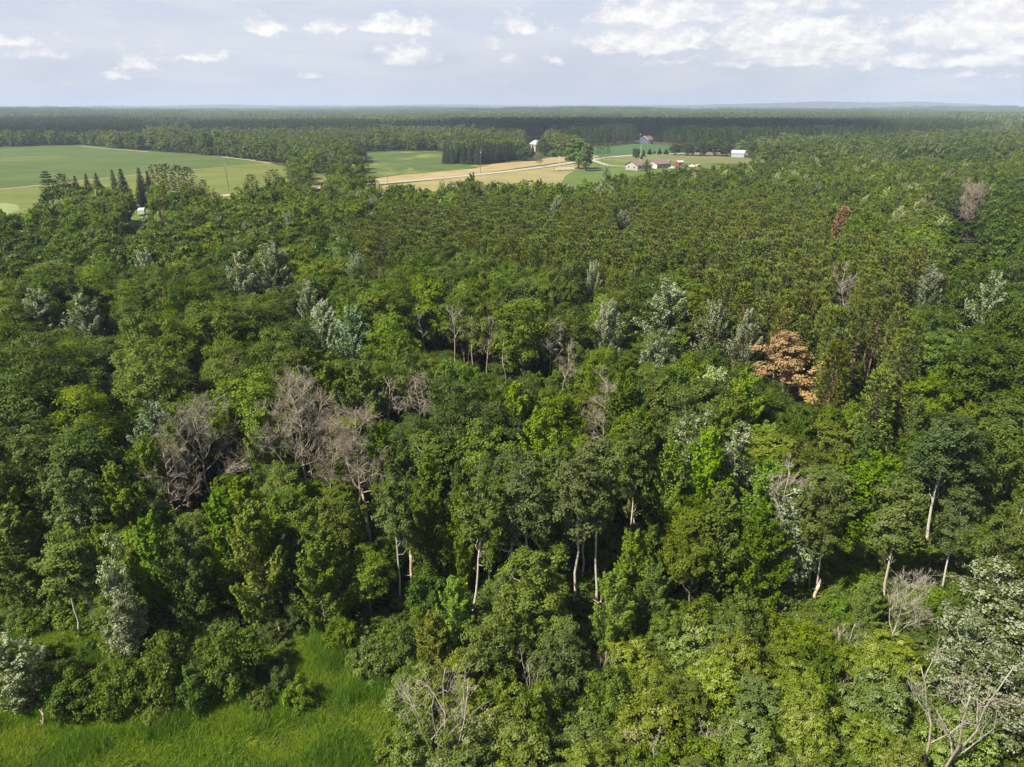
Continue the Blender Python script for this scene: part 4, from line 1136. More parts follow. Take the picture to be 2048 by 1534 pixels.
# hero maples, middle right
single('maple', 1420, 860, 14, 3.0, 'b', 'bright emerald maple in front of the white-topped poplar', None, col=(1.1, 1.24, .85))
single('maple', 1345, 880, 13.5, 2.6, 'b', 'bright emerald maple beside the tall aspens', None, col=(1.1, 1.24, .85))
single('maple', 1760, 900, 12.5, 3.4, 'b', 'large bright yellow-green maple in the forest front', 'the large bright maple', col=(1.32, 1.5, .8), dy=60)
single('maple', 1450, 975, 12.5, 3.1, 'm', 'full mid green maple in the forest front', 'the full front maple', dy=80)
single('maple', 1525, 1000, 12, 2.9, 'd', 'darker full maple right of the front maple')
single('oak', 1400, 1010, 11, 2.7, 'm', 'compact oak left of the full front maple')
# meadow bushes
for px, b, t, R, tn, lb in [(480, 1392, 1268, 2.3, 'm', 'largest round bush at the back of the meadow'), (345, 1405, 1272, 2.2, 'm', 'round bush left of the largest meadow bush'), (262, 1432, 1318, 2.0, 'm', 'wide bush in the middle of the meadow thicket'),
        (165, 1432, 1340, 1.9, 'd', 'darker bush at the left end of the meadow thicket'), (408, 1420, 1330, 1.4, 'd', 'low dark bush in front of the meadow thicket'), (603, 1418, 1352, 1.2, 'b', 'small separate bush in the open meadow'), (520, 1425, 1378, 1.0, 'y', 'tiny yellowish bush in the open meadow'),
        (90, 1345, 1290, 1.6, 'm', 'bush beside the birch foot'), (30, 1390, 1330, 1.5, 'm', 'small bush at the shaded meadow corner'), (250, 1330, 1262, 1.6, 'y', 'yellowish bush under the thin young birch'),
        (740, 1360, 1285, 1.9, 'm', 'bush where meadow meets the dark trees'), (820, 1345, 1255, 1.9, 'd', 'dark bush below the tall pale broken trunk'), (690, 1300, 1235, 1.5, 'm', 'bush tucked at the back of the meadow gap')]:
    x, y, H = by_base(px, b, t); plant('bush', x, y, H, R, tn, lb)
mark('the largest meadow bush', 480, 1330)

# ---- mid distance
CONIF = [('whitepine', 92, 340, 16.5, 3.6, 'layered dark pine at the left end of the farmyard conifers'), ('tuftpine', 120, 350, 15, 3.6, 'grey-brown pine next to the layered dark pine'), ('spruce', 148, 352, 14, 2.4, 'slim spruce half hidden among farmyard conifers'),
    ('spruce', 170, 348, 14.5, 2.4, 'pointed spruce left of the stout dark spruce'), ('spruce', 190, 347, 15, 3.0, 'stout dark spruce with a broad skirt'), ('spruce', 205, 372, 12, 2.8, 'short blackish spruce below the stout one'),
    ('spruce', 223, 340, 16.5, 2.5, 'left one of the twin spruces'), ('spruce', 240, 338, 17, 3.2, 'right and taller one of the twin spruces'), ('spruce', 276, 336, 17, 2.9, 'tall spruce between the twin spruces and brown pines'), ('spruce', 293, 342, 15.5, 2.4, 'grey spruce leaning on the brown pines'),
    ('tuftpine', 310, 330, 17.5, 4.0, 'large brown-green pine left in the pine clump'), ('tuftpine', 330, 330, 17, 3.6, 'brown-green pine in the middle of the pine clump'), ('tuftpine', 352, 333, 16.5, 3.6, 'sparse brown-green pine in the pine clump'), ('tuftpine', 372, 336, 16, 3.6, 'sparse brown pine at the right end of the clump'),
    ('tuftpine', 404, 362, 13, 2.4, 'thin single pine near the road'), ('tuftpine', 500, 350, 15, 3.2, 'brownish pine left of three at the road bend'), ('tuftpine', 545, 340, 16, 4.0, 'brownish pine middle of three at the road bend'), ('tuftpine', 590, 345, 15.5, 3.8, 'brownish pine right of three at the road bend')]
for i, (k, px, t, H, R, lb) in enumerate(CONIF):
    x, y, H = by_top(px, t, H); plant(k, x, y, H, R * (1.35 if k == 'spruce' else 1.35), 'n' if k == 'tuftpine' else 'm', lb, col=(1.0, .88, 1.1) if k == 'tuftpine' else (1.25, 1.25, 1.25))
for i, (px, t, R, tn) in enumerate([(104, 368, 4.2, 'd'), (128, 362, 4.4, 'd'), (155, 368, 4.0, 'm'), (182, 372, 4.4, 'd'), (208, 392, 3.6, 'm'), (395, 372, 4.2, 'd'), (372, 362, 4.0, 'm'), (420, 385, 4.0, 'm'), (316, 368, 3.4, 'd')]):
    x, y, H = by_top(px, t, 12.5); plant('oak', x, y, H, R, tn, f'leafy tree between the farmyard conifers, {ORD[i]} counted from the pond side')
mark('the twin spruces', 231, 375); mark('the brown pine clump', 340, 365); mark('the road-bend pines', 545, 370)
single('maple', 336, 390, 11, 4.0, 'b', 'bright yellow-green tree beside the white camper', 'the bright camper-side tree', col=(1.4, 1.7, .8), dy=15)
single('redpine_dead', 245, 425, 8, 1.8, 'm', 'small reddish dead conifer at the yard edge', None, col=(.6, .55, .6))
for s in range(3): reg('cottonwood', crown_lobed(140 + s, 20, 7.0, .03, 75, 13, 26, .55, rc=(.18, .30), trunk_r=.35), M['aspen'], M['bark'])
SPEC['cottonwood'] = ('cottonwood_tree', 'tree', 'cottonwood')
PROTO['broad_tree'] = PROTO['cottonwood']; SPEC['broad_tree'] = ('broadleaf_tree', 'tree', 'broad')
def gtree(kind, px, b, t, R, tint, lb, col=None, ref=None):
    x, y, H = by_base(px, b, t)
    if ref: mark(ref, px, (b + t) / 2)
    return plant(kind, x, y, H, R, tint, lb, col=col)
gtree('cottonwood', 1157, 338, 272, 8.3, 'b', 'larger of the two tall rounded cottonwoods by the road', (1.35, 1.5, 1.3), 'the two tall cottonwoods')
gtree('cottonwood', 1171, 342, 284, 5.0, 'b', 'smaller of the two tall cottonwoods by the road', (1.4, 1.55, 1.3))
gtree('tuftpine', 1198, 317, 293, 4.6, 'd', 'left of the pair of dark pines by the road', (.6, .75, .9)); gtree('tuftpine', 1212, 316, 289, 5.0, 'd', 'right of the pair of dark pines by the road', (.6, .75, .9))
gtree('tuftpine', 1079, 333, 312, 3.4, 'd', 'lone small pine standing in the tan stubble', (.7, .8, .9))
gtree('bush', 1135, 322, 313, 2.6, 'm', 'lone round bush between stubble and road')
gtree('maple', 1292, 344, 318, 2.9, 'b', 'conical green tree in front of the beige house', (1.1, 1.25, .9))
gtree('bush', 1272, 316, 297, 3.6, 'd', 'dense dark round tree at the roadside post', (.55, .7, .6))
for i, (px, b, t, R) in enumerate([(1287, 313, 299, 2.3), (1299, 309, 297, 3.0), (1309, 308, 301, 1.8), (1319, 308.5, 296, 2.6), (1332, 308.5, 297, 3.0), (1283, 318, 309, 1.6)]):
    gtree('spruce', px, b, t, R, 'd', f'small roadside conifer, {ORD[i]} in line after the pale post')
for i, (px, b, t, R, c) in enumerate([(1350, 310, 286, 6, 'm'), (1375, 311, 283, 7.5, 'd'), (1402, 312, 280, 7.5, 'd'), (1430, 312, 275, 9, 'm'), (1452, 313, 282, 6, 'd')]):
    gtree('broad_tree', px, b, t, R, c, f'big roadside tree in the row before the barn, {ORD[i]} from the blue house')
gtree('tuftpine', 1496, 316, 267, 7.5, 'd', 'tall dark spreading tree behind the barn', (.7, .8, 1.0)); gtree('broad_tree', 1484, 313, 278, 6.5, 'b', 'light green tree hugging the barn roof', (1.5, 1.6, 1.5))
gtree('broad_tree', 1522, 317, 270, 7.0, 'b', 'pale green tree right of the barn', (1.7, 1.7, 1.7)); gtree('poplar', 1535, 318, 281, 5.0, 'g', 'pale silvery tree at the end of the barn group')
mark('the barn', 1480, 308)
gtree('broad_tree', 1050, 321, 294, 8, 'd', 'dark round tree in front of the tan farmhouse', (.65, .85, .8)); gtree('broad_tree', 1036, 318, 297, 6, 'd', 'dark tree between spruce block and farmhouse', (.6, .8, .8))
gtree('broad_tree', 1090, 312, 283, 7, 'd', 'dark tree right of the tan farmhouse', (.65, .85, .8)); gtree('broad_tree', 1088, 303, 271, 8, 'b', 'bright green tree behind the tan farmhouse', (1.0, 1.3, .8)); gtree('spruce', 1054, 303, 273, 5, 'g', 'blue-grey spruce left of the tan farmhouse', (1.6, 1.7, 2.1))
for i, (px, b, t, R) in enumerate([(1104, 313, 299, 5), (1116, 313, 302, 4), (1128, 312, 300, 4.5)]):
    gtree('bush', px, b, t, R, 'b', f'light green bush below the farm trees, {ORD[i]} from the farmhouse')
for i, (px, b, t, R) in enumerate([(1112, 310, 273, 3.6), (1122, 309, 270, 3.6), (1136, 309, 270, 3.4)]):
    gtree('tuftpine', px, b, t, R, 'n', f'grey-brown conifer behind the farmhouse, {ORD[i]} from it', (1.3, 1.05, 1.5))
mark('the tan farmhouse', 1070, 295)
for i, (px, b, t, R) in enumerate([(652, 366, 322, 4.0), (668, 368, 326, 3.2)]):
    gtree('aspen', px, b, t, R, 'g', ('left' if i == 0 else 'right') + ' one of two pale multi-trunked trees in the hay field')
# block of spruces
p0 = np.array(at(958, 329.5)); p1 = np.array(at(1036, 318.5)); dv = (p1 - p0); nv = np.array((-dv[1], dv[0])); nv /= np.linalg.norm(nv)
if nv[1] < 0: nv = -nv
for row in range(5):
    for k in range(12):
        q = p0 + dv * ((k + rnd.uniform(-.2, .2)) / 11) + nv * (row * 6.5 + rnd.uniform(-1, 1)) + np.array((-1.0, 0)) * row
        edge = row == 0
        plant('spruce', q[0], q[1], rnd.uniform(12.5, 15.5), 3.0, 'm', f'spruce in the {("front", "second", "third", "fourth", "back")[row]} row of the square block, {ORD[k]} from its left end',
              'spruces in the square block', col=(1.35, 1.4, 1.9) if k < 2 else (.95, 1.0, 1.3))  # left-end columns tinted paler: the block's sunlit side is put into their colour
mark('the spruce block', 990, 310)
print('singles', round(time.time() - T0, 1), len(TREES))

# ================================================================== FOREST FILL
CLEAR = [[(-700, 298), (-200, 297.5), (0, 294), (160, 289.5), (215, 296), (300, 302), (440, 312.5), (530, 324), (600, 342), (650, 352), (690, 364), (690, 372), (640, 376), (600, 350), (470, 372), (470, 386), (425, 393), (400, 375), (150, 375), (90, 382), (60, 402), (40, 424), (-700, 450)],
    [(722, 305), (790, 301.5), (870, 301.5), (935, 314), (985, 322), (1036, 318), (1100, 312), (1165, 311), (1165, 296), (1280, 287), (1345, 291), (1400, 307), (1470, 313), (1555, 312), (1520, 322), (1460, 330), (1400, 338), (1310, 345), (1290, 348), (1225, 350), (1140, 372), (1050, 362), (1000, 366), (940, 354), (880, 374), (800, 374), (700, 377), (690, 364), (740, 356), (752, 346), (735, 330)],
    [(266, 404), (304, 404), (300, 438), (274, 436)], [(1998, 252), (2022, 252), (2022, 260), (1998, 260)], [(1055, 278), (1084, 278), (1090, 312), (1050, 312)], [(1276, 270), (1318, 270), (1325, 296), (1270, 296)], [(1455, 296), (1500, 296), (1500, 318), (1455, 318)], [(1120, 284), (1142, 284), (1142, 290), (1120, 290)]]
ROADW = [at(*p) for p in ROAD]
def clear_mask(x, y, H, R=0):
    m = np.zeros(len(x), bool)
    for zf in (0, .55, .97):
        for dx in (-.75, 0, .75):
            px, py = proj(x + dx * R, y, H * zf)
            for c in CLEAR: m |= inside(px, py, c)
    return m
PINE = [(742, 528), (700, 440), (790, 415), (900, 408), (1000, 398), (1200, 392), (1400, 392), (1560, 395), (1640, 412), (1700, 440), (1735, 480), (1880, 500), (1900, 540), (1800, 560), (1830, 640), (1860, 720), (1760, 770), (1680, 735), (1600, 690), (1560, 640), (1480, 588), (1400, 560), (1340, 545), (1240, 535), (1130, 528), (1060, 508), (980, 488), (860, 492)]
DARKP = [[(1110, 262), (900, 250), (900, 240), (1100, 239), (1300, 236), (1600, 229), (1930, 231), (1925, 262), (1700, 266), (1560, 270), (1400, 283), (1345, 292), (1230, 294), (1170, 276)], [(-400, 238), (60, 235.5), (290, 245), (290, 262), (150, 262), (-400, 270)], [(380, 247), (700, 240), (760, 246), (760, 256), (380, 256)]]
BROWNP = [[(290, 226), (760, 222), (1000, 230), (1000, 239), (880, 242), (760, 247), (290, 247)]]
SHRUB = [(1010, 1345), (1240, 1330), (1380, 1300), (1480, 1270), (1560, 1330), (1700, 1340), (2300, 1330), (2300, 2600), (830, 2600), (830, 1560), (870, 1480), (870, 1390)]       # base pixels
LOWB = [(1470, 1200), (1640, 1120), (1780, 1085), (2300, 1040), (2300, 1330), (1700, 1340), (1560, 1330), (1480, 1270)]                                                       # base pixels
rngf = np.random.default_rng(99)
grid = {}
def gadd(x, y, r):
    grid.setdefault((int(x // 8), int(y // 8)), []).append((x, y, r))
for x, y, r in TREES: gadd(x, y, r)
def gfree(x, y, r, k):
    cx, cy = int(x // 8), int(y // 8)
    for i in (-1, 0, 1):
        for j in (-1, 0, 1):
            for qx, qy, qr in grid.get((cx + i, cy + j), ()):
                if (x - qx) ** 2 + (y - qy) ** 2 < (k * (r + qr)) ** 2: return False
    return True
def patch(x, y, s, seed):
    r = random.Random(seed); v = 0
    for _ in range(4):
        a = r.uniform(0, 6.28); v += math.sin((x * math.cos(a) + y * math.sin(a)) * 6.28 / s / r.uniform(.7, 1.4) + r.uniform(0, 6.28))
    return v / 4
PROT.append((*at(1755, 790), 15, 4.5, .12)); PROT.append((*at(1860, 800), 15, 3.0, .3))
PROT_P = []
for x, y, H, R, fr in PROT:
    dep = y * FWD[1] + (0 - CAM_H) * FWD[2]
    px, py = proj(x, y, H * fr); PROT_P.append((math.hypot(x, y), float(px), float(py), .6 * R * F_PX / dep))
def fit_height(x, y, H, R):
    """lower a filler tree that would hide a tree known to be in view behind it"""
    d = math.hypot(x, y); dep = y * FWD[1] - CAM_H * FWD[2]; s_ = F_PX / dep
    px, py = proj(x, y, H); px, py = float(px), float(py)
    for dl, lx, ly, lw in PROT_P:
        if d < dl - 1 and dl < 310 and abs(px - lx) < lw + .7 * R * s_ and py < ly:
            dd = ray(px, ly); H = min(H, CAM_H + dd[2] * (y / dd[1])); py = ly
    return H
# zones by canopy-top pixel: polygon, kinds, heights, radii, tints
Z_ = [
    ([(-600, 440), (740, 440), (740, 560), (560, 700), (420, 800), (0, 900), (-600, 950)], [('oak', .88), ('maple', .09), ('poplar', .03)], (13, 16), (3.6, 5.0), 'mmmddyyo'),
    ([(660, 485), (1400, 500), (1420, 600), (1240, 650), (700, 650)], [('oak', .95), ('maple', .05)], (14.5, 17), (3.6, 4.8), 'mmybmdyb'),
    ([(-600, 950), (0, 900), (420, 800), (800, 820), (820, 1100), (-600, 1250)], [('maple', .6), ('oak', .3), ('leafy_aspen', .1)], (10.5, 13.5), (2.3, 3.3), 'mmyybdom'),
    ([(800, 830), (1330, 830), (1330, 1150), (800, 1150)], [('maple', .45), ('leafy_aspen', .3), ('aspen', .25)], (10, 14), (2.0, 2.8), 'mmggdm'),
    ([(1500, 760), (2600, 720), (2600, 1150), (1500, 1150)], [('maple', .62), ('oak', .23), ('aspen', .15)], (10, 13.5), (2.3, 3.6), 'mbbyymdd'),
    ([(1880, 360), (2600, 360), (2600, 900), (1950, 900), (1900, 640)], [('oak', .95), ('maple', .05)], (14, 18), (3.8, 5.2), 'dddm'),
    ([(700, 650), (1500, 640), (1560, 760), (1500, 880), (760, 880)], [('maple', .5), ('oak', .45), ('poplar', .05)], (12, 15), (2.8, 3.9), 'mmydbmo')]
DEF = ([], [('oak', .72), ('maple', .24), ('poplar', .04)], (12.5, 16), (3.4, 5.0), 'mmyybodm')
def pick(lst):
    u = rnd.random(); a = 0
    for k, wgt in lst:
        a += wgt
        if u <= a: return k
    return lst[-1][0]
accepted = []      # (d, kind, x, y, H, R, tint)
# plantation pines in loose rows
ca, sa = math.cos(.3), math.sin(.3)
u, v = np.meshgrid(np.arange(-230, 330, 2.55), np.arange(40, 320, 3.05))
gx = (u * ca - v * sa).ravel() + rngf.normal(0, .38, u.size); gy = (u * sa + v * ca).ravel() + rngf.normal(0, .38, u.size)
ppx, ppy = proj(gx, gy, 15.0)
ok = inside(ppx, ppy, PINE) & (gy > 50)
for x, y in zip(gx[ok], gy[ok]):
    if rnd.random() < .05 or not gfree(x, y, .9, .75): continue
    H = rnd.uniform(13.8, 16.8)
    if fit_height(x, y, H, 1.2) < H - 2.5: continue
    accepted.append((math.hypot(x, y), 'pine', x, y, H, rnd.uniform(1.6, 2.1), 'm' if rnd.random() < .75 else 'n')); gadd(x, y, 1.3)
print('pines', len(accepted))
# everything else, out to 430 m
N = 90000
yy = 20 + 410 * np.sqrt(rngf.random(N)); xx = rngf.uniform(-1, 1, N) * (yy * .80 + 25)
tpx, tpy = proj(xx, yy, 13.0); bpx, bpy_ = proj(xx, yy, 0)
keep = (tpx > -260) & (tpx < 2310) & (tpy < 1720)
meadow_m = inside(bpx, bpy_, MEADOW); pine_m = inside(tpx, tpy, PINE)
shrub_m = inside(bpx, bpy_, SHRUB) | ((bpy_ > 1340) & ~meadow_m & (bpx > 830)); low_m = inside(bpx, bpy_, LOWB)
thick_m = inside(bpx, bpy_, [(105, 1302), (300, 1285), (560, 1292), (596, 1340), (560, 1398), (380, 1430), (290, 1452), (150, 1448)]) | inside(bpx, bpy_, [(-120, 1258), (800, 1258), (815, 1330), (740, 1296), (640, 1274), (330, 1290), (60, 1286), (-120, 1296)])
clr = clear_mask(xx, yy, 13.5, 4.0) & (yy > 150)
zid = np.full(N, -1)
for i, zn in reversed(list(enumerate(Z_))): zid[inside(tpx, tpy, zn[0])] = i
road_m = np.zeros(N, bool)
for (x1, y1), (x2, y2) in zip(ROADW[:-1], ROADW[1:]):
    L2 = (x2 - x1) ** 2 + (y2 - y1) ** 2
    t = np.clip(((xx - x1) * (x2 - x1) + (yy - y1) * (y2 - y1)) / L2, 0, 1)
    road_m |= np.hypot(xx - x1 - t * (x2 - x1), yy - y1 - t * (y2 - y1)) < 12
for i in range(N):
    if not keep[i] or (bpy_[i] > 1340 and bpx[i] < 830 and not thick_m[i]) or (meadow_m[i] and not thick_m[i]) or pine_m[i] or clr[i] or road_m[i]: continue
    x, y = float(xx[i]), float(yy[i]); d = math.hypot(x, y)
    if thick_m[i]:
        kd = 'bush'; H = rnd.uniform(1.3, 3.0); R = rnd.uniform(.9, 1.9); tints = 'mmdmy'; k = .48
    elif shrub_m[i]:
        if d < 22: continue
        kd = 'willow' if rnd.random() < .85 else 'leafy_aspen'; H = rnd.uniform(4.0, 6.8); R = rnd.uniform(1.7, 2.7); tints = 'mmoyym' ; k = .52
    elif low_m[i]:
        kd = 'bush' if rnd.random() < .8 else 'maple'; H = rnd.uniform(2.2, 3.6) if kd == 'bush' else rnd.uniform(4.5, 6.5); R = rnd.uniform(1.6, 2.4) if kd == 'bush' else 1.6; tints = 'bbymb'; k = .5
    else:
        if d < 45: continue
        zn = Z_[zid[i]] if zid[i] >= 0 else DEF
        kd = pick(zn[1]); f = min(1, max(.0, (d - 45) / 18))
        H = rnd.uniform(*zn[2]) * (.78 + .22 * f); R = rnd.uniform(*zn[3]) * (.86 + .14 * f); tints = zn[4]; k = .66
        if kd in ('aspen', 'leafy_aspen', 'maple', 'poplar') and R > 3.4: R = 3.4
        if d > 170: k = .70
    h1 = fit_height(x, y, H, R)
    if h1 < H:
        if h1 < 1.2: continue
        if h1 < 5.5: kd, R = 'bush', min(R, 2.0)
        else: R *= .55 + .45 * h1 / H; kd = 'maple' if kd in ('aspen', 'poplar') else kd
        H = h1
    if not gfree(x, y, R * .8, k): continue
    q = patch(x, y, 38, 5) * .5 + .5
    tn = tints[int(min(.999, max(0, q * .6 + rnd.random() * .4)) * len(tints))]
    gadd(x, y, R * .8)
    accepted.append((d, kd, x, y, H, R, tn))
accepted.sort(key=lambda t: t[0])
print('fill', len(accepted), round(time.time() - T0, 1))
LIMIT = {'oak_tree': 285, 'maple_tree': 270, 'pine_tree': 290, 'willow_tree': 290, 'leafy_bush': 270, 'aspen_tree': 250, 'poplar_tree': 200}
used = {}
for o in COL.objects:
    if o.parent is None and 'category' in o.keys():
        st = o.name.split('.')[0]; used[st] = used.get(st, 0) + 1
stuff_pts = []      # (kind, x, y, H, R)
singles = []
shown = {}
for d, kd, x, y, H, R, tn in accepted:
    nm = SPEC[kd][0]
    px, py = proj(x, y, H * .8)
    inframe = -20 < px < 2068 and py < 1590
    if inframe and used.get(nm, 0) < LIMIT[nm]:
        used[nm] = used.get(nm, 0) + 1
        singles.append((kd, x, y, H, R, tn, float(px), float(py)))
    else:
        stuff_pts.append((kd, x, y, H, R, tn))
# labels: look + rank + direction + landmark
GROUPS = {'oak': 'round oaks of the near forest', 'maple': 'leafy maples of the near forest', 'aspen': 'aspens of the near forest', 'leafy_aspen': 'aspens of the near forest', 'poplar': 'poplars of the near forest', 'willow': 'willow shrubs in the foreground thicket', 'bush': 'low bushes under the trees', 'pine': 'plantation pines'}
RANK = ['nearest', 'second', 'third', 'fourth', 'fifth', 'sixth', 'seventh', 'eighth', 'ninth', 'tenth', 'eleventh', 'twelfth']
buckets = {}
for i, (kd, x, y, H, R, tn, px, py) in enumerate(singles):
    j = min(range(len(LM)), key=lambda j: (LM[j][1] - px) ** 2 + ((LM[j][2] - py) * 1.3) ** 2)
    dx, dy = px - LM[j][1], (py - LM[j][2]) * 1.3
    sec = ('to the right of' if dx > 0 else 'to the left of') if abs(dx) > abs(dy) else ('below' if dy > 0 else 'above')
    buckets.setdefault((j, sec, kd, tn), []).append((math.hypot(dx, dy), i))
labels = {}
NOUN = {'oak': 'round-crowned oak', 'maple': 'upright maple', 'aspen': 'pale-trunked aspen', 'leafy_aspen': 'fine-leaved aspen', 'poplar': 'silvery poplar', 'willow': 'willow shrub', 'bush': 'low leafy bush', 'pine': 'plantation pine'}
for (j, sec, kd, tn), lst in buckets.items():
    lst.sort()
    for r_, (_, i) in enumerate(lst):
        if r_ < len(RANK): labels[i] = f'{RANK[r_]} {WORD[tn]} {NOUN[kd]} {sec} {LM[j][0]}'
        else: labels[i] = f'{WORD[tn]} {NOUN[kd]} massed {sec} {LM[j][0]}'
for i, (kd, x, y, H, R, tn, px, py) in enumerate(singles):
    plant(kd, x, y, H, R, tn, labels[i], GROUPS[kd])
print('planted', len(singles), {k: v for k, v in used.items()}, 'stuff', len(stuff_pts), round(time.time() - T0, 1))

# ================================================================== FOREST BEYOND: one mass, grown as instances
def merged(name, data, leafm, barkm):
    Q, tt, tb, H, R = data
    return np_quads(name, Q, leafm, tt, (tb, barkm)), H, R
def tinted(mat, name, mul):
    m = mat.copy(); m.name = name
    for nd in m.node_tree.nodes:
        if nd.type == 'OBJECT_INFO':
            src = nd.outputs['Color']
            for l in list(src.links):
                s = l.to_socket; m.node_tree.links.remove(l); s.default_value = (*mul, 1)
    return m
LOD = []       # (mesh, H, R)
LIDX = {}
def lod(key, mesh_h_r):
    LIDX.setdefault(key, []).append(len(LOD)); LOD.append(mesh_h_r)
oakd = tinted(M['oak'], 'oak_leaf_dark', TINT['d']); oaky = tinted(M['oak'], 'oak_leaf_yellowish', (1.2, 1.15, .85)); oakb = tinted(M['oak'], 'oak_leaf_bright', (1.2, 1.3, .9))
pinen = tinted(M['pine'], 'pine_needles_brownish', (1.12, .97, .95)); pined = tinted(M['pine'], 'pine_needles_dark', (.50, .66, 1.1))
for i, mt in enumerate((M['oak'], oakd, oaky, oakb)):
    lod('oak', merged('forest_oak', crown_lobed(200 + i, 15, 4.4, .28, 30, 10, 12, .50, tops=.8, twig=False), mt, M['bark']))
    lod('oakfar', merged('forest_oak_far', crown_lobed(210 + i, 13, 5.6, -.05, 26, 8, 7, .95, tops=.7, twig=False), mt, M['bark']))
for i, mt in enumerate((M['maple'], M['aspen'])):
    lod('maple', merged('forest_maple', crown_plume(220 + i, 14, 3.2, .18, 38, 80, .48), mt, M['bark']))
lod('poplar', merged('forest_poplar', crown_plume(225, 15, 3.2, .2, 40, 85, .42, pale=.5, up=1.7, thick=.2), M['poplar'], M['white_bark']))
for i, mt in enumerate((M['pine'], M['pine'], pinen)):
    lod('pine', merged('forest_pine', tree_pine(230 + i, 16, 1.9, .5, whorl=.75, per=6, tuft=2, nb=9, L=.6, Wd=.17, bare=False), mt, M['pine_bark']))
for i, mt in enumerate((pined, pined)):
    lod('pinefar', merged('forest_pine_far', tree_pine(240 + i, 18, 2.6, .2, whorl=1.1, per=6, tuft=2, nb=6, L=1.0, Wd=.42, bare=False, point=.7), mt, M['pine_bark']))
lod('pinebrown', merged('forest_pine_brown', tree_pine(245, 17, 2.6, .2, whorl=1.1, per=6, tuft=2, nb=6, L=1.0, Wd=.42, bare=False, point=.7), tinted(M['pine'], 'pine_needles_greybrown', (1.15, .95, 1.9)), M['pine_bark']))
lod('bush', merged('forest_bush', crown_lobed(250, 3.2, 2.2, -.1, 22, 9, 12, .24, twig=False, trunk_r=.05), M['bush'], M['bark']))
lod('willow', merged('forest_willow', crown_lobed(251, 6, 2.6, .05, 30, 11, 20, .22, twig=False, pale=.14, trunk_r=.06), M['willow'], M['bark']))
# grove patches for kilometres away
def grove(seed, conif, mt, size=84, n=70):
    rng = np.random.default_rng(seed); Qs = []; Ts = []
    for i in range(n):
        x, y = rng.uniform(-size / 2, size / 2, 2); H = rng.uniform(11, 19)
        m = 26
        if conif:
            s = rng.random(m); rr = 2.6 * (1 - s) + .3; z = H * (.2 + .8 * s)
        else:
            s = rng.random(m); rr = 4.6 * np.sqrt(np.clip(1 - (2 * s - .9) ** 2, .02, 1)); z = H * (.35 + .65 * s)
        a = rng.random(m) * 6.3
        C = np.column_stack([x + rr * np.cos(a), y + rr * np.sin(a), z])
        Nn = np.column_stack([np.cos(a), np.sin(a), rng.uniform(.1, 1.3, m)]) + rng.normal(size=(m, 3)) * .3
        Qs.append(leaf_quads(rng, C, Nn, 3.0 if not conif else 2.2, 2.3 if not conif else 1.4)); Ts.append(np.clip(rng.normal(.4, .25, m) + rng.normal(0, .2), .01, .98))
    return np_quads('forest_grove', np.concatenate(Qs), mt, np.concatenate(Ts)), 15, size / 2
lod('grove', grove(1, False, M['oak'])); lod('grove', grove(2, False, oakd)); lod('grove', grove(3, True, pined)); lod('grove', grove(4, True, M['pine'])); lod('grove', grove(5, False, oaky))

pc = bpy.data.collections.new('forest_kinds')        # not linked into the scene: only instanced
for i, (m, h_, r_) in enumerate(LOD):
    o = bpy.data.objects.new(f'forest_kind_{i:02d}', m); pc.objects.link(o)
def scatter(name, pts, coll, label=None):
    """pts: list of (index, x, y, z, rz, sx, sy, sz)"""
    a = np.array(pts, float)
    m = bpy.data.meshes.new(name)
    m.vertices.add(len(a)); m.vertices.foreach_set('co', a[:, 1:4].astype(np.float32).ravel())
    at_ = m.attributes.new('which', 'INT', 'POINT'); at_.data.foreach_set('value', a[:, 0].astype(np.int32))
    at_ = m.attributes.new('turn', 'FLOAT_VECTOR', 'POINT'); at_.data.foreach_set('vector', np.column_stack([a[:, 4] * 0, a[:, 4] * 0, a[:, 4]]).astype(np.float32).ravel())
    at_ = m.attributes.new('size', 'FLOAT_VECTOR', 'POINT'); at_.data.foreach_set('vector', a[:, 5:8].astype(np.float32).ravel())
    o = obj(name, m)
    ng = bpy.data.node_groups.new(name + '_scatter', 'GeometryNodeTree')
    ng.interface.new_socket('Geometry', in_out='INPUT', socket_type='NodeSocketGeometry'); ng.interface.new_socket('Geometry', in_out='OUTPUT', socket_type='NodeSocketGeometry')
    N_ = ng.nodes; L_ = ng.links
    gi = N_.new('NodeGroupInput'); go = N_.new('NodeGroupOutput')
    ci = N_.new('GeometryNodeCollectionInfo'); ci.inputs['Collection'].default_value = coll; ci.inputs['Separate Children'].default_value = True; ci.inputs['Reset Children'].default_value = True
    ip = N_.new('GeometryNodeInstanceOnPoints'); ip.inputs['Pick Instance'].default_value = True
    def na(nm, ty):
        n = N_.new('GeometryNodeInputNamedAttribute'); n.data_type = ty; n.inputs['Name'].default_value = nm
        return n.outputs[0]
    L_.new(gi.outputs[0], ip.inputs['Points']); L_.new(ci.outputs[0], ip.inputs['Instance'])
    L_.new(na('which', 'INT'), ip.inputs['Instance Index']); L_.new(na('turn', 'FLOAT_VECTOR'), ip.inputs['Rotation']); L_.new(na('size', 'FLOAT_VECTOR'), ip.inputs['Scale'])
    L_.new(ip.outputs[0], go.inputs[0])
    md = o.modifiers.new('scatter', 'NODES'); md.node_group = ng
    return put(o, label, kind='stuff')
def pt(key, x, y, z, H, R, which=None):
    ids = LIDX[key]; i = ids[rnd.randrange(len(ids)) if which is None else which % len(ids)]
    _, h0, r0 = LOD[i]
    return (i, x, y, z, rnd.uniform(0, 6.28), R / r0, R / r0, H / h0)
pts = []
TWH = {'m': 0, 'd': 1, 'y': 2, 'b': 3, 'o': 2, 'g': 0, 'n': 0}
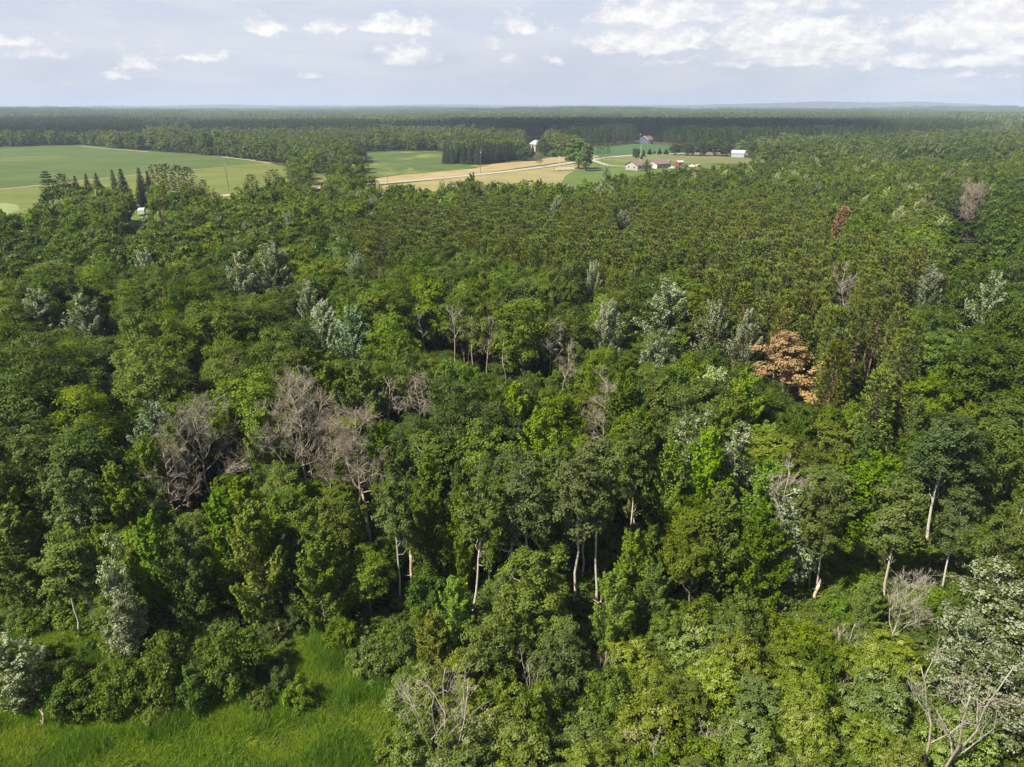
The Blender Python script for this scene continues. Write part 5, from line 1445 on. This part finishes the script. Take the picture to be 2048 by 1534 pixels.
for kd, x, y, H, R, tn in stuff_pts:
    k = {'leafy_aspen': 'maple', 'aspen': 'maple'}.get(kd, kd)
    pts.append(pt(k, x, y, 0, H, R, TWH[tn] if k == 'oak' else None))
# 430 m to 1700 m
xs, ys = [], []
y = 395.0
while y < 1720:
    sp = 6.8 if y < 700 else (8.6 if y < 1100 else 10.0)
    n = int(2 * (y * .78 + 30) / sp)
    xs.append((np.arange(n) - n / 2) * sp + rngf.normal(0, sp * .45, n)); ys.append(y + rngf.normal(0, sp * .45, n)); y += sp
xs = np.concatenate(xs); ys = np.concatenate(ys)
dd = np.hypot(xs, ys)
k0 = (dd > 428)
tpx, tpy = proj(xs, ys, 14.0)
cl = clear_mask(xs, ys, 15, 4.0)
dk = np.zeros(len(xs), bool); bn = np.zeros(len(xs), bool)
for p in DARKP: dk |= inside(tpx, tpy, p)
for p in BROWNP: bn |= inside(tpx, tpy, p)
rd = np.zeros(len(xs), bool)
for (x1, y1), (x2, y2) in zip(ROADW[:-1], ROADW[1:]):
    L2 = (x2 - x1) ** 2 + (y2 - y1) ** 2
    t = np.clip(((xs - x1) * (x2 - x1) + (ys - y1) * (y2 - y1)) / L2, 0, 1)
    rd |= np.hypot(xs - x1 - t * (x2 - x1), ys - y1 - t * (y2 - y1)) < 11
for i in range(len(xs)):
    if not k0[i] or cl[i] or rd[i] or not gfree(xs[i], ys[i], 3.0, .8): continue
    x, y, d = float(xs[i]), float(ys[i]), dd[i]
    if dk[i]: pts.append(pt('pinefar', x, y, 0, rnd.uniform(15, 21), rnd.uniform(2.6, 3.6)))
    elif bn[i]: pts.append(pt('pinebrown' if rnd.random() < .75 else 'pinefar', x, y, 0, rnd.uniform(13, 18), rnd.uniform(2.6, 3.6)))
    else:
        q = patch(x, y, 130, 9) * .5 + .5
        far_con = d > 1250 and q > .55
        if far_con: pts.append(pt('pinefar', x, y, 0, rnd.uniform(13, 19), rnd.uniform(2.8, 3.6)))
        elif rnd.random() < .06: pts.append(pt('poplar', x, y, 0, rnd.uniform(13, 17), 4.2))
        elif d < 620: pts.append(pt('oak' if rnd.random() < .5 else 'oakfar', x, y, -.3, rnd.uniform(9, 17), rnd.uniform(3.8, 6.4), (0, 1, 2, 3)[int(min(.99, max(0, q * .6 + rnd.random() * .4)) * 4)]))
        else: pts.append(pt('oakfar', x, y, -.5, rnd.choice((9, 12, 14, 16, 18)) * rnd.uniform(.85, 1.12), rnd.uniform(3.8, 7.6), (1, 0, 0, 2, 3)[int(min(.99, max(0, q * .6 + rnd.random() * .4)) * 5)]))
# groves from 1.7 to 7 km
r_ = 1690.0
while r_ < 7200:
    sp = 62 + (r_ - 1700) * .016
    n = int(1.36 * r_ / sp)
    for k in range(n):
        a = -.68 + 1.36 * (k + rnd.random() * .8) / n; rr = r_ + rnd.uniform(-.3, .3) * sp
        x, y = rr * math.sin(a), rr * math.cos(a)
        q = patch(x, y, 900, 3) * .5 + .5 + rnd.uniform(-.2, .2)
        if q > .80 and rnd.random() < .35: continue
        wch = 2 if q < .34 else (3 if q < .48 else (0, 1, 4)[rnd.randrange(3)])
        pts.append(pt('grove', x, y, hill_z(x, y) - .8, rnd.uniform(12, 18), 42, wch))
    r_ += sp * .62
scatter('forest', pts, pc, 'mixed forest canopy running from the near woods to the hazy hills')
print('forest', len(pts), round(time.time() - T0, 1))
# undergrowth beneath the near trees
up = []
for _ in range(14000):
    y = 28 + 110 * math.sqrt(rnd.random()); x = rnd.uniform(-1, 1) * (y * .8 + 20)
    px, py = proj(x, y, 0)
    if inside(px, py, MEADOW): continue
    if inside(*proj(x, y, 15), PINE) and rnd.random() < .7: continue
    if rnd.random() < .45: continue
    s = rnd.uniform(.9, 2.2); up.append(pt('bush', x, y, -.1, s, s * rnd.uniform(.6, .9)))
for _ in range(2600):
    y = rnd.uniform(22, 62); x = rnd.uniform(-4, 52)
    px, py = proj(x, y, 0)
    if px < 660 or inside(px, py, MEADOW) or not (inside(px, py, SHRUB) or inside(px, py, LOWB)): continue
    s = rnd.uniform(1.2, 2.8); up.append(pt('willow' if rnd.random() < .5 else 'bush', x, y, -.1, s, s * rnd.uniform(.55, .8)))
scatter('undergrowth', up, pc, 'low leafy undergrowth covering the ground below the trees')
# meadow grass
def grass_clump(seed, n=46, h=.62, spread=.34, mat=None):
    rng = np.random.default_rng(seed)
    P = np.column_stack([rng.normal(0, spread, (n, 2)), np.zeros(n)])
    D = unit(np.column_stack([rng.normal(0, .34, (n, 2)), np.ones(n)]))
    L = h * rng.uniform(.5, 1.25, (n, 1))
    s = unit(np.cross(D, rng.normal(size=(n, 3)))) * rng.uniform(.012, .028, (n, 1))
    bend = np.column_stack([rng.normal(0, .16, (n, 2)), np.zeros(n)])
    mid = P + D * L * .55; tip = P + D * L + bend
    Q = np.concatenate([np.stack([P - s, P + s, mid + s * .9, mid - s * .9], 1), np.stack([mid - s * .9, mid + s * .9, tip + s * .12, tip - s * .12], 1)])
    t = np.clip(rng.normal(.45, .27, n), .01, .98)
    return np_quads('grass_clump', Q, mat or M['grass'], np.concatenate([t, t]))
gc = bpy.data.collections.new('grass_kinds')
M['grass_dark'] = leaf_mat('dark_sedge_blade', (.07, .15, .010), (.16, .26, .022), trans=.4, vari=.3)
M['grass_yellow'] = leaf_mat('yellow_grass_blade', (.15, .21, .012), (.33, .385, .040), trans=.45, vari=.3)
for i, (mt, hh) in enumerate(((M['grass'], .5), (M['grass'], .75), (M['grass_yellow'], .62), (M['grass_dark'], .95), (M['grass_dark'], .6))):
    gc.objects.link(bpy.data.objects.new(f'grass_kind_{i}', grass_clump(300 + i, h=hh, n=40 if i < 3 else 56, spread=.34 if i < 3 else .26, mat=mt)))
STRAW = [(52, 1432, .8), (60, 1452, .7), (522, 1440, .8), (556, 1385, .55), (660, 1318, .6), (10, 1425, .7), (300, 1475, .5)]
STRAW = [(*at(a, b), r) for a, b, r in STRAW]
gp = []
mx = [at(*p) for p in MEADOW]; x0 = min(p[0] for p in mx); x1 = max(p[0] for p in mx); y0 = min(p[1] for p in mx); y1 = max(p[1] for p in mx)
for _ in range(60000):
    x, y = rnd.uniform(max(x0, -45), x1), rnd.uniform(max(y0, 27), y1)
    px, py = proj(x, y, 0)
    if px < -160 or py > 1640 or not inside(px, py, MEADOW): continue
    if any((x - a) ** 2 + (y - b) ** 2 < (r * rnd.uniform(.35, 1.05)) ** 2 for a, b, r in STRAW): continue
    q = patch(x, y, 4.5, 21)
    if q < -.52: continue
    s = rnd.uniform(.5, 1.45) * (1 + .5 * patch(x, y, 7, 33))
    q2 = patch(x, y, 5.5, 77) + rnd.gauss(0, .22); wk = 2 if q2 > .34 else (3 if q2 < -.42 else (4 if q2 < -.25 else rnd.randrange(2)))
    gp.append((wk, x, y, 0, rnd.uniform(0, 6.28), 1.0, 1.0, s))
herbs = []
for _ in range(5200):
    x, y = rnd.uniform(max(x0, -45), x1), rnd.uniform(max(y0, 27), y1)
    px, py = proj(x, y, 0)
    if px < -160 or py > 1640 or not inside(px, py, MEADOW): continue
    if patch(x, y, 6.5, 51) + rnd.gauss(0, .25) < .38: continue
    s_ = rnd.uniform(.3, .85); herbs.append(pt('bush', x, y, -.05, s_, s_ * rnd.uniform(.6, 1.2)))
scatter('meadow_herbs', herbs, pc, 'leafy weeds and seedlings scattered through the meadow grass')
scatter('meadow_grass', gp, gc, 'bright green tall grass of the open meadow')
print('grass', len(gp), round(time.time() - T0, 1))
# matted dry grass patches and fallen sticks in the meadow
M['straw'] = leaf_mat('dry_grass_blade', (.26, .19, .10), (.42, .33, .20), trans=.15)
def straw(px, py, r, label):
    r = r * 1.15
    rng = np.random.default_rng(int(px)); n = 420; x, y = at(px, py)
    P = np.column_stack([rng.normal(0, r * .5, (n, 2)) * (1, .8), rng.uniform(.03, .32, n)])
    D = unit(np.column_stack([rng.normal(0, 1, (n, 2)), rng.normal(.15, .25, n)]))
    L = rng.uniform(.25, .7, (n, 1)); s = unit(np.cross(D, rng.normal(size=(n, 3)))) * .022
    o = obj('matted_dry_grass', np_quads('matted_dry_grass', np.stack([P - s, P + s, P + D * L + s * .2, P + D * L - s * .2], 1), M['straw'], rng.random(n) * .9))
    o.location = (x, y, 0.02); put(o, label, kind='stuff')
straw(52, 1432, .8, 'matted dry grass near the meadow stump'); straw(60, 1452, .7, 'matted dry grass near the meadow stump'); straw(522, 1440, .7, 'flattened dry grass in the open meadow'); straw(556, 1385, .5, 'dry grass streak by the small bush'); straw(660, 1318, .6, 'brown dry grass at the back of the meadow'); straw(10, 1425, .7, 'dry grass by the meadow edge'); straw(300, 1475, .5, 'small dry patch in front of the meadow bushes')
lg = root('fallen_log', (*at(1642, 1292), .9), .5, 'pinkish weathered fallen log poking out of the shrubs', 'fallen log')
m = MB(); m.tube([(-1.0, 0, 0), (-.3, .05, .12), (.4, 0, .16), (.9, .1, .3)], [.2, .22, .2, .13], 8); m.build('trunk', M['dead_brown'], lg)
m = MB(); m.tube([(.4, 0, .2), (.5, .1, .9)], [.06, .02], 5); m.tube([(-.2, 0, .1), (-.25, -.2, .5)], [.05, .02], 5); m.build('branch_stubs', M['dead_wood'], lg)

# ================================================================== CLOUDS THAT SHADE THE FAR PINES (real cumulus, high up out of view)
def cloud_mat():
    m = bpy.data.materials.new('cloud_white'); m.use_nodes = True
    t = NT(m.node_tree)
    df = t.n('ShaderNodeBsdfDiffuse', ins={'Color': (.9, .9, .9, 1)})
    t.n('ShaderNodeOutputMaterial', ins={0: df.outputs[0]})
    return m
M['cloud'] = cloud_mat()
def cloud(cx, cy, z, rx, ry, seed, n=34):
    """cx,cy: middle of the shadow on the ground"""
    ox, oy = sun_dir.x / sun_dir.z * z, sun_dir.y / sun_dir.z * z
    r = np.random.default_rng(seed); m = MB(); nu, nv_ = 14, 8
    for i in range(n):
        a = r.random() * 6.28; k = math.sqrt(r.random())
        c = np.array((cx + ox + math.cos(a) * k * rx * .85, cy + oy + math.sin(a) * k * ry * .85, z))
        s = r.uniform(.16, .34) * min(rx, ry) * (1.25 - .5 * k)
        vs = []
        for q in range(nv_ + 1):
            th = PI * q / nv_
            for p in range(nu):
                ph = 2 * PI * p / nu; f = 1 + .14 * math.sin(3 * ph + i) * math.sin(2 * th + i)
                zz = math.cos(th) * s * f * .7
                vs.append(c + (math.sin(th) * math.cos(ph) * s * f, math.sin(th) * math.sin(ph) * s * f, zz if zz > 0 else zz * .25))
        m.add(vs, [(q * nu + p, q * nu + (p + 1) % nu, (q + 1) * nu + (p + 1) % nu, (q + 1) * nu + p) for q in range(nv_) for p in range(nu)])
    put(m.build('cloud', M['cloud'], smooth=True), kind='structure')
cloud(240, 1290, 720, 450, 380, 4, 60)
cloud(-1010, 1620, 900, 360, 180, 6, 24)

# ================================================================== HAZE
hz = MB(); hz.box(-15000, 15000, -400, 17000, -1.5, 125)
hz_m = bpy.data.materials.new('haze_air'); hz_m.use_nodes = True
t = NT(hz_m.node_tree)
pv = t.n('ShaderNodeVolumePrincipled', ins={'Color': (.58, .70, .90, 1), 'Density': .00013, 'Anisotropy': .0})
t.n('ShaderNodeOutputMaterial', ins={1: pv.outputs[0]})
put(hz.build('haze', hz_m), kind='stuff')
print('done', round(time.time() - T0, 1), 'objects', len(COL.objects))
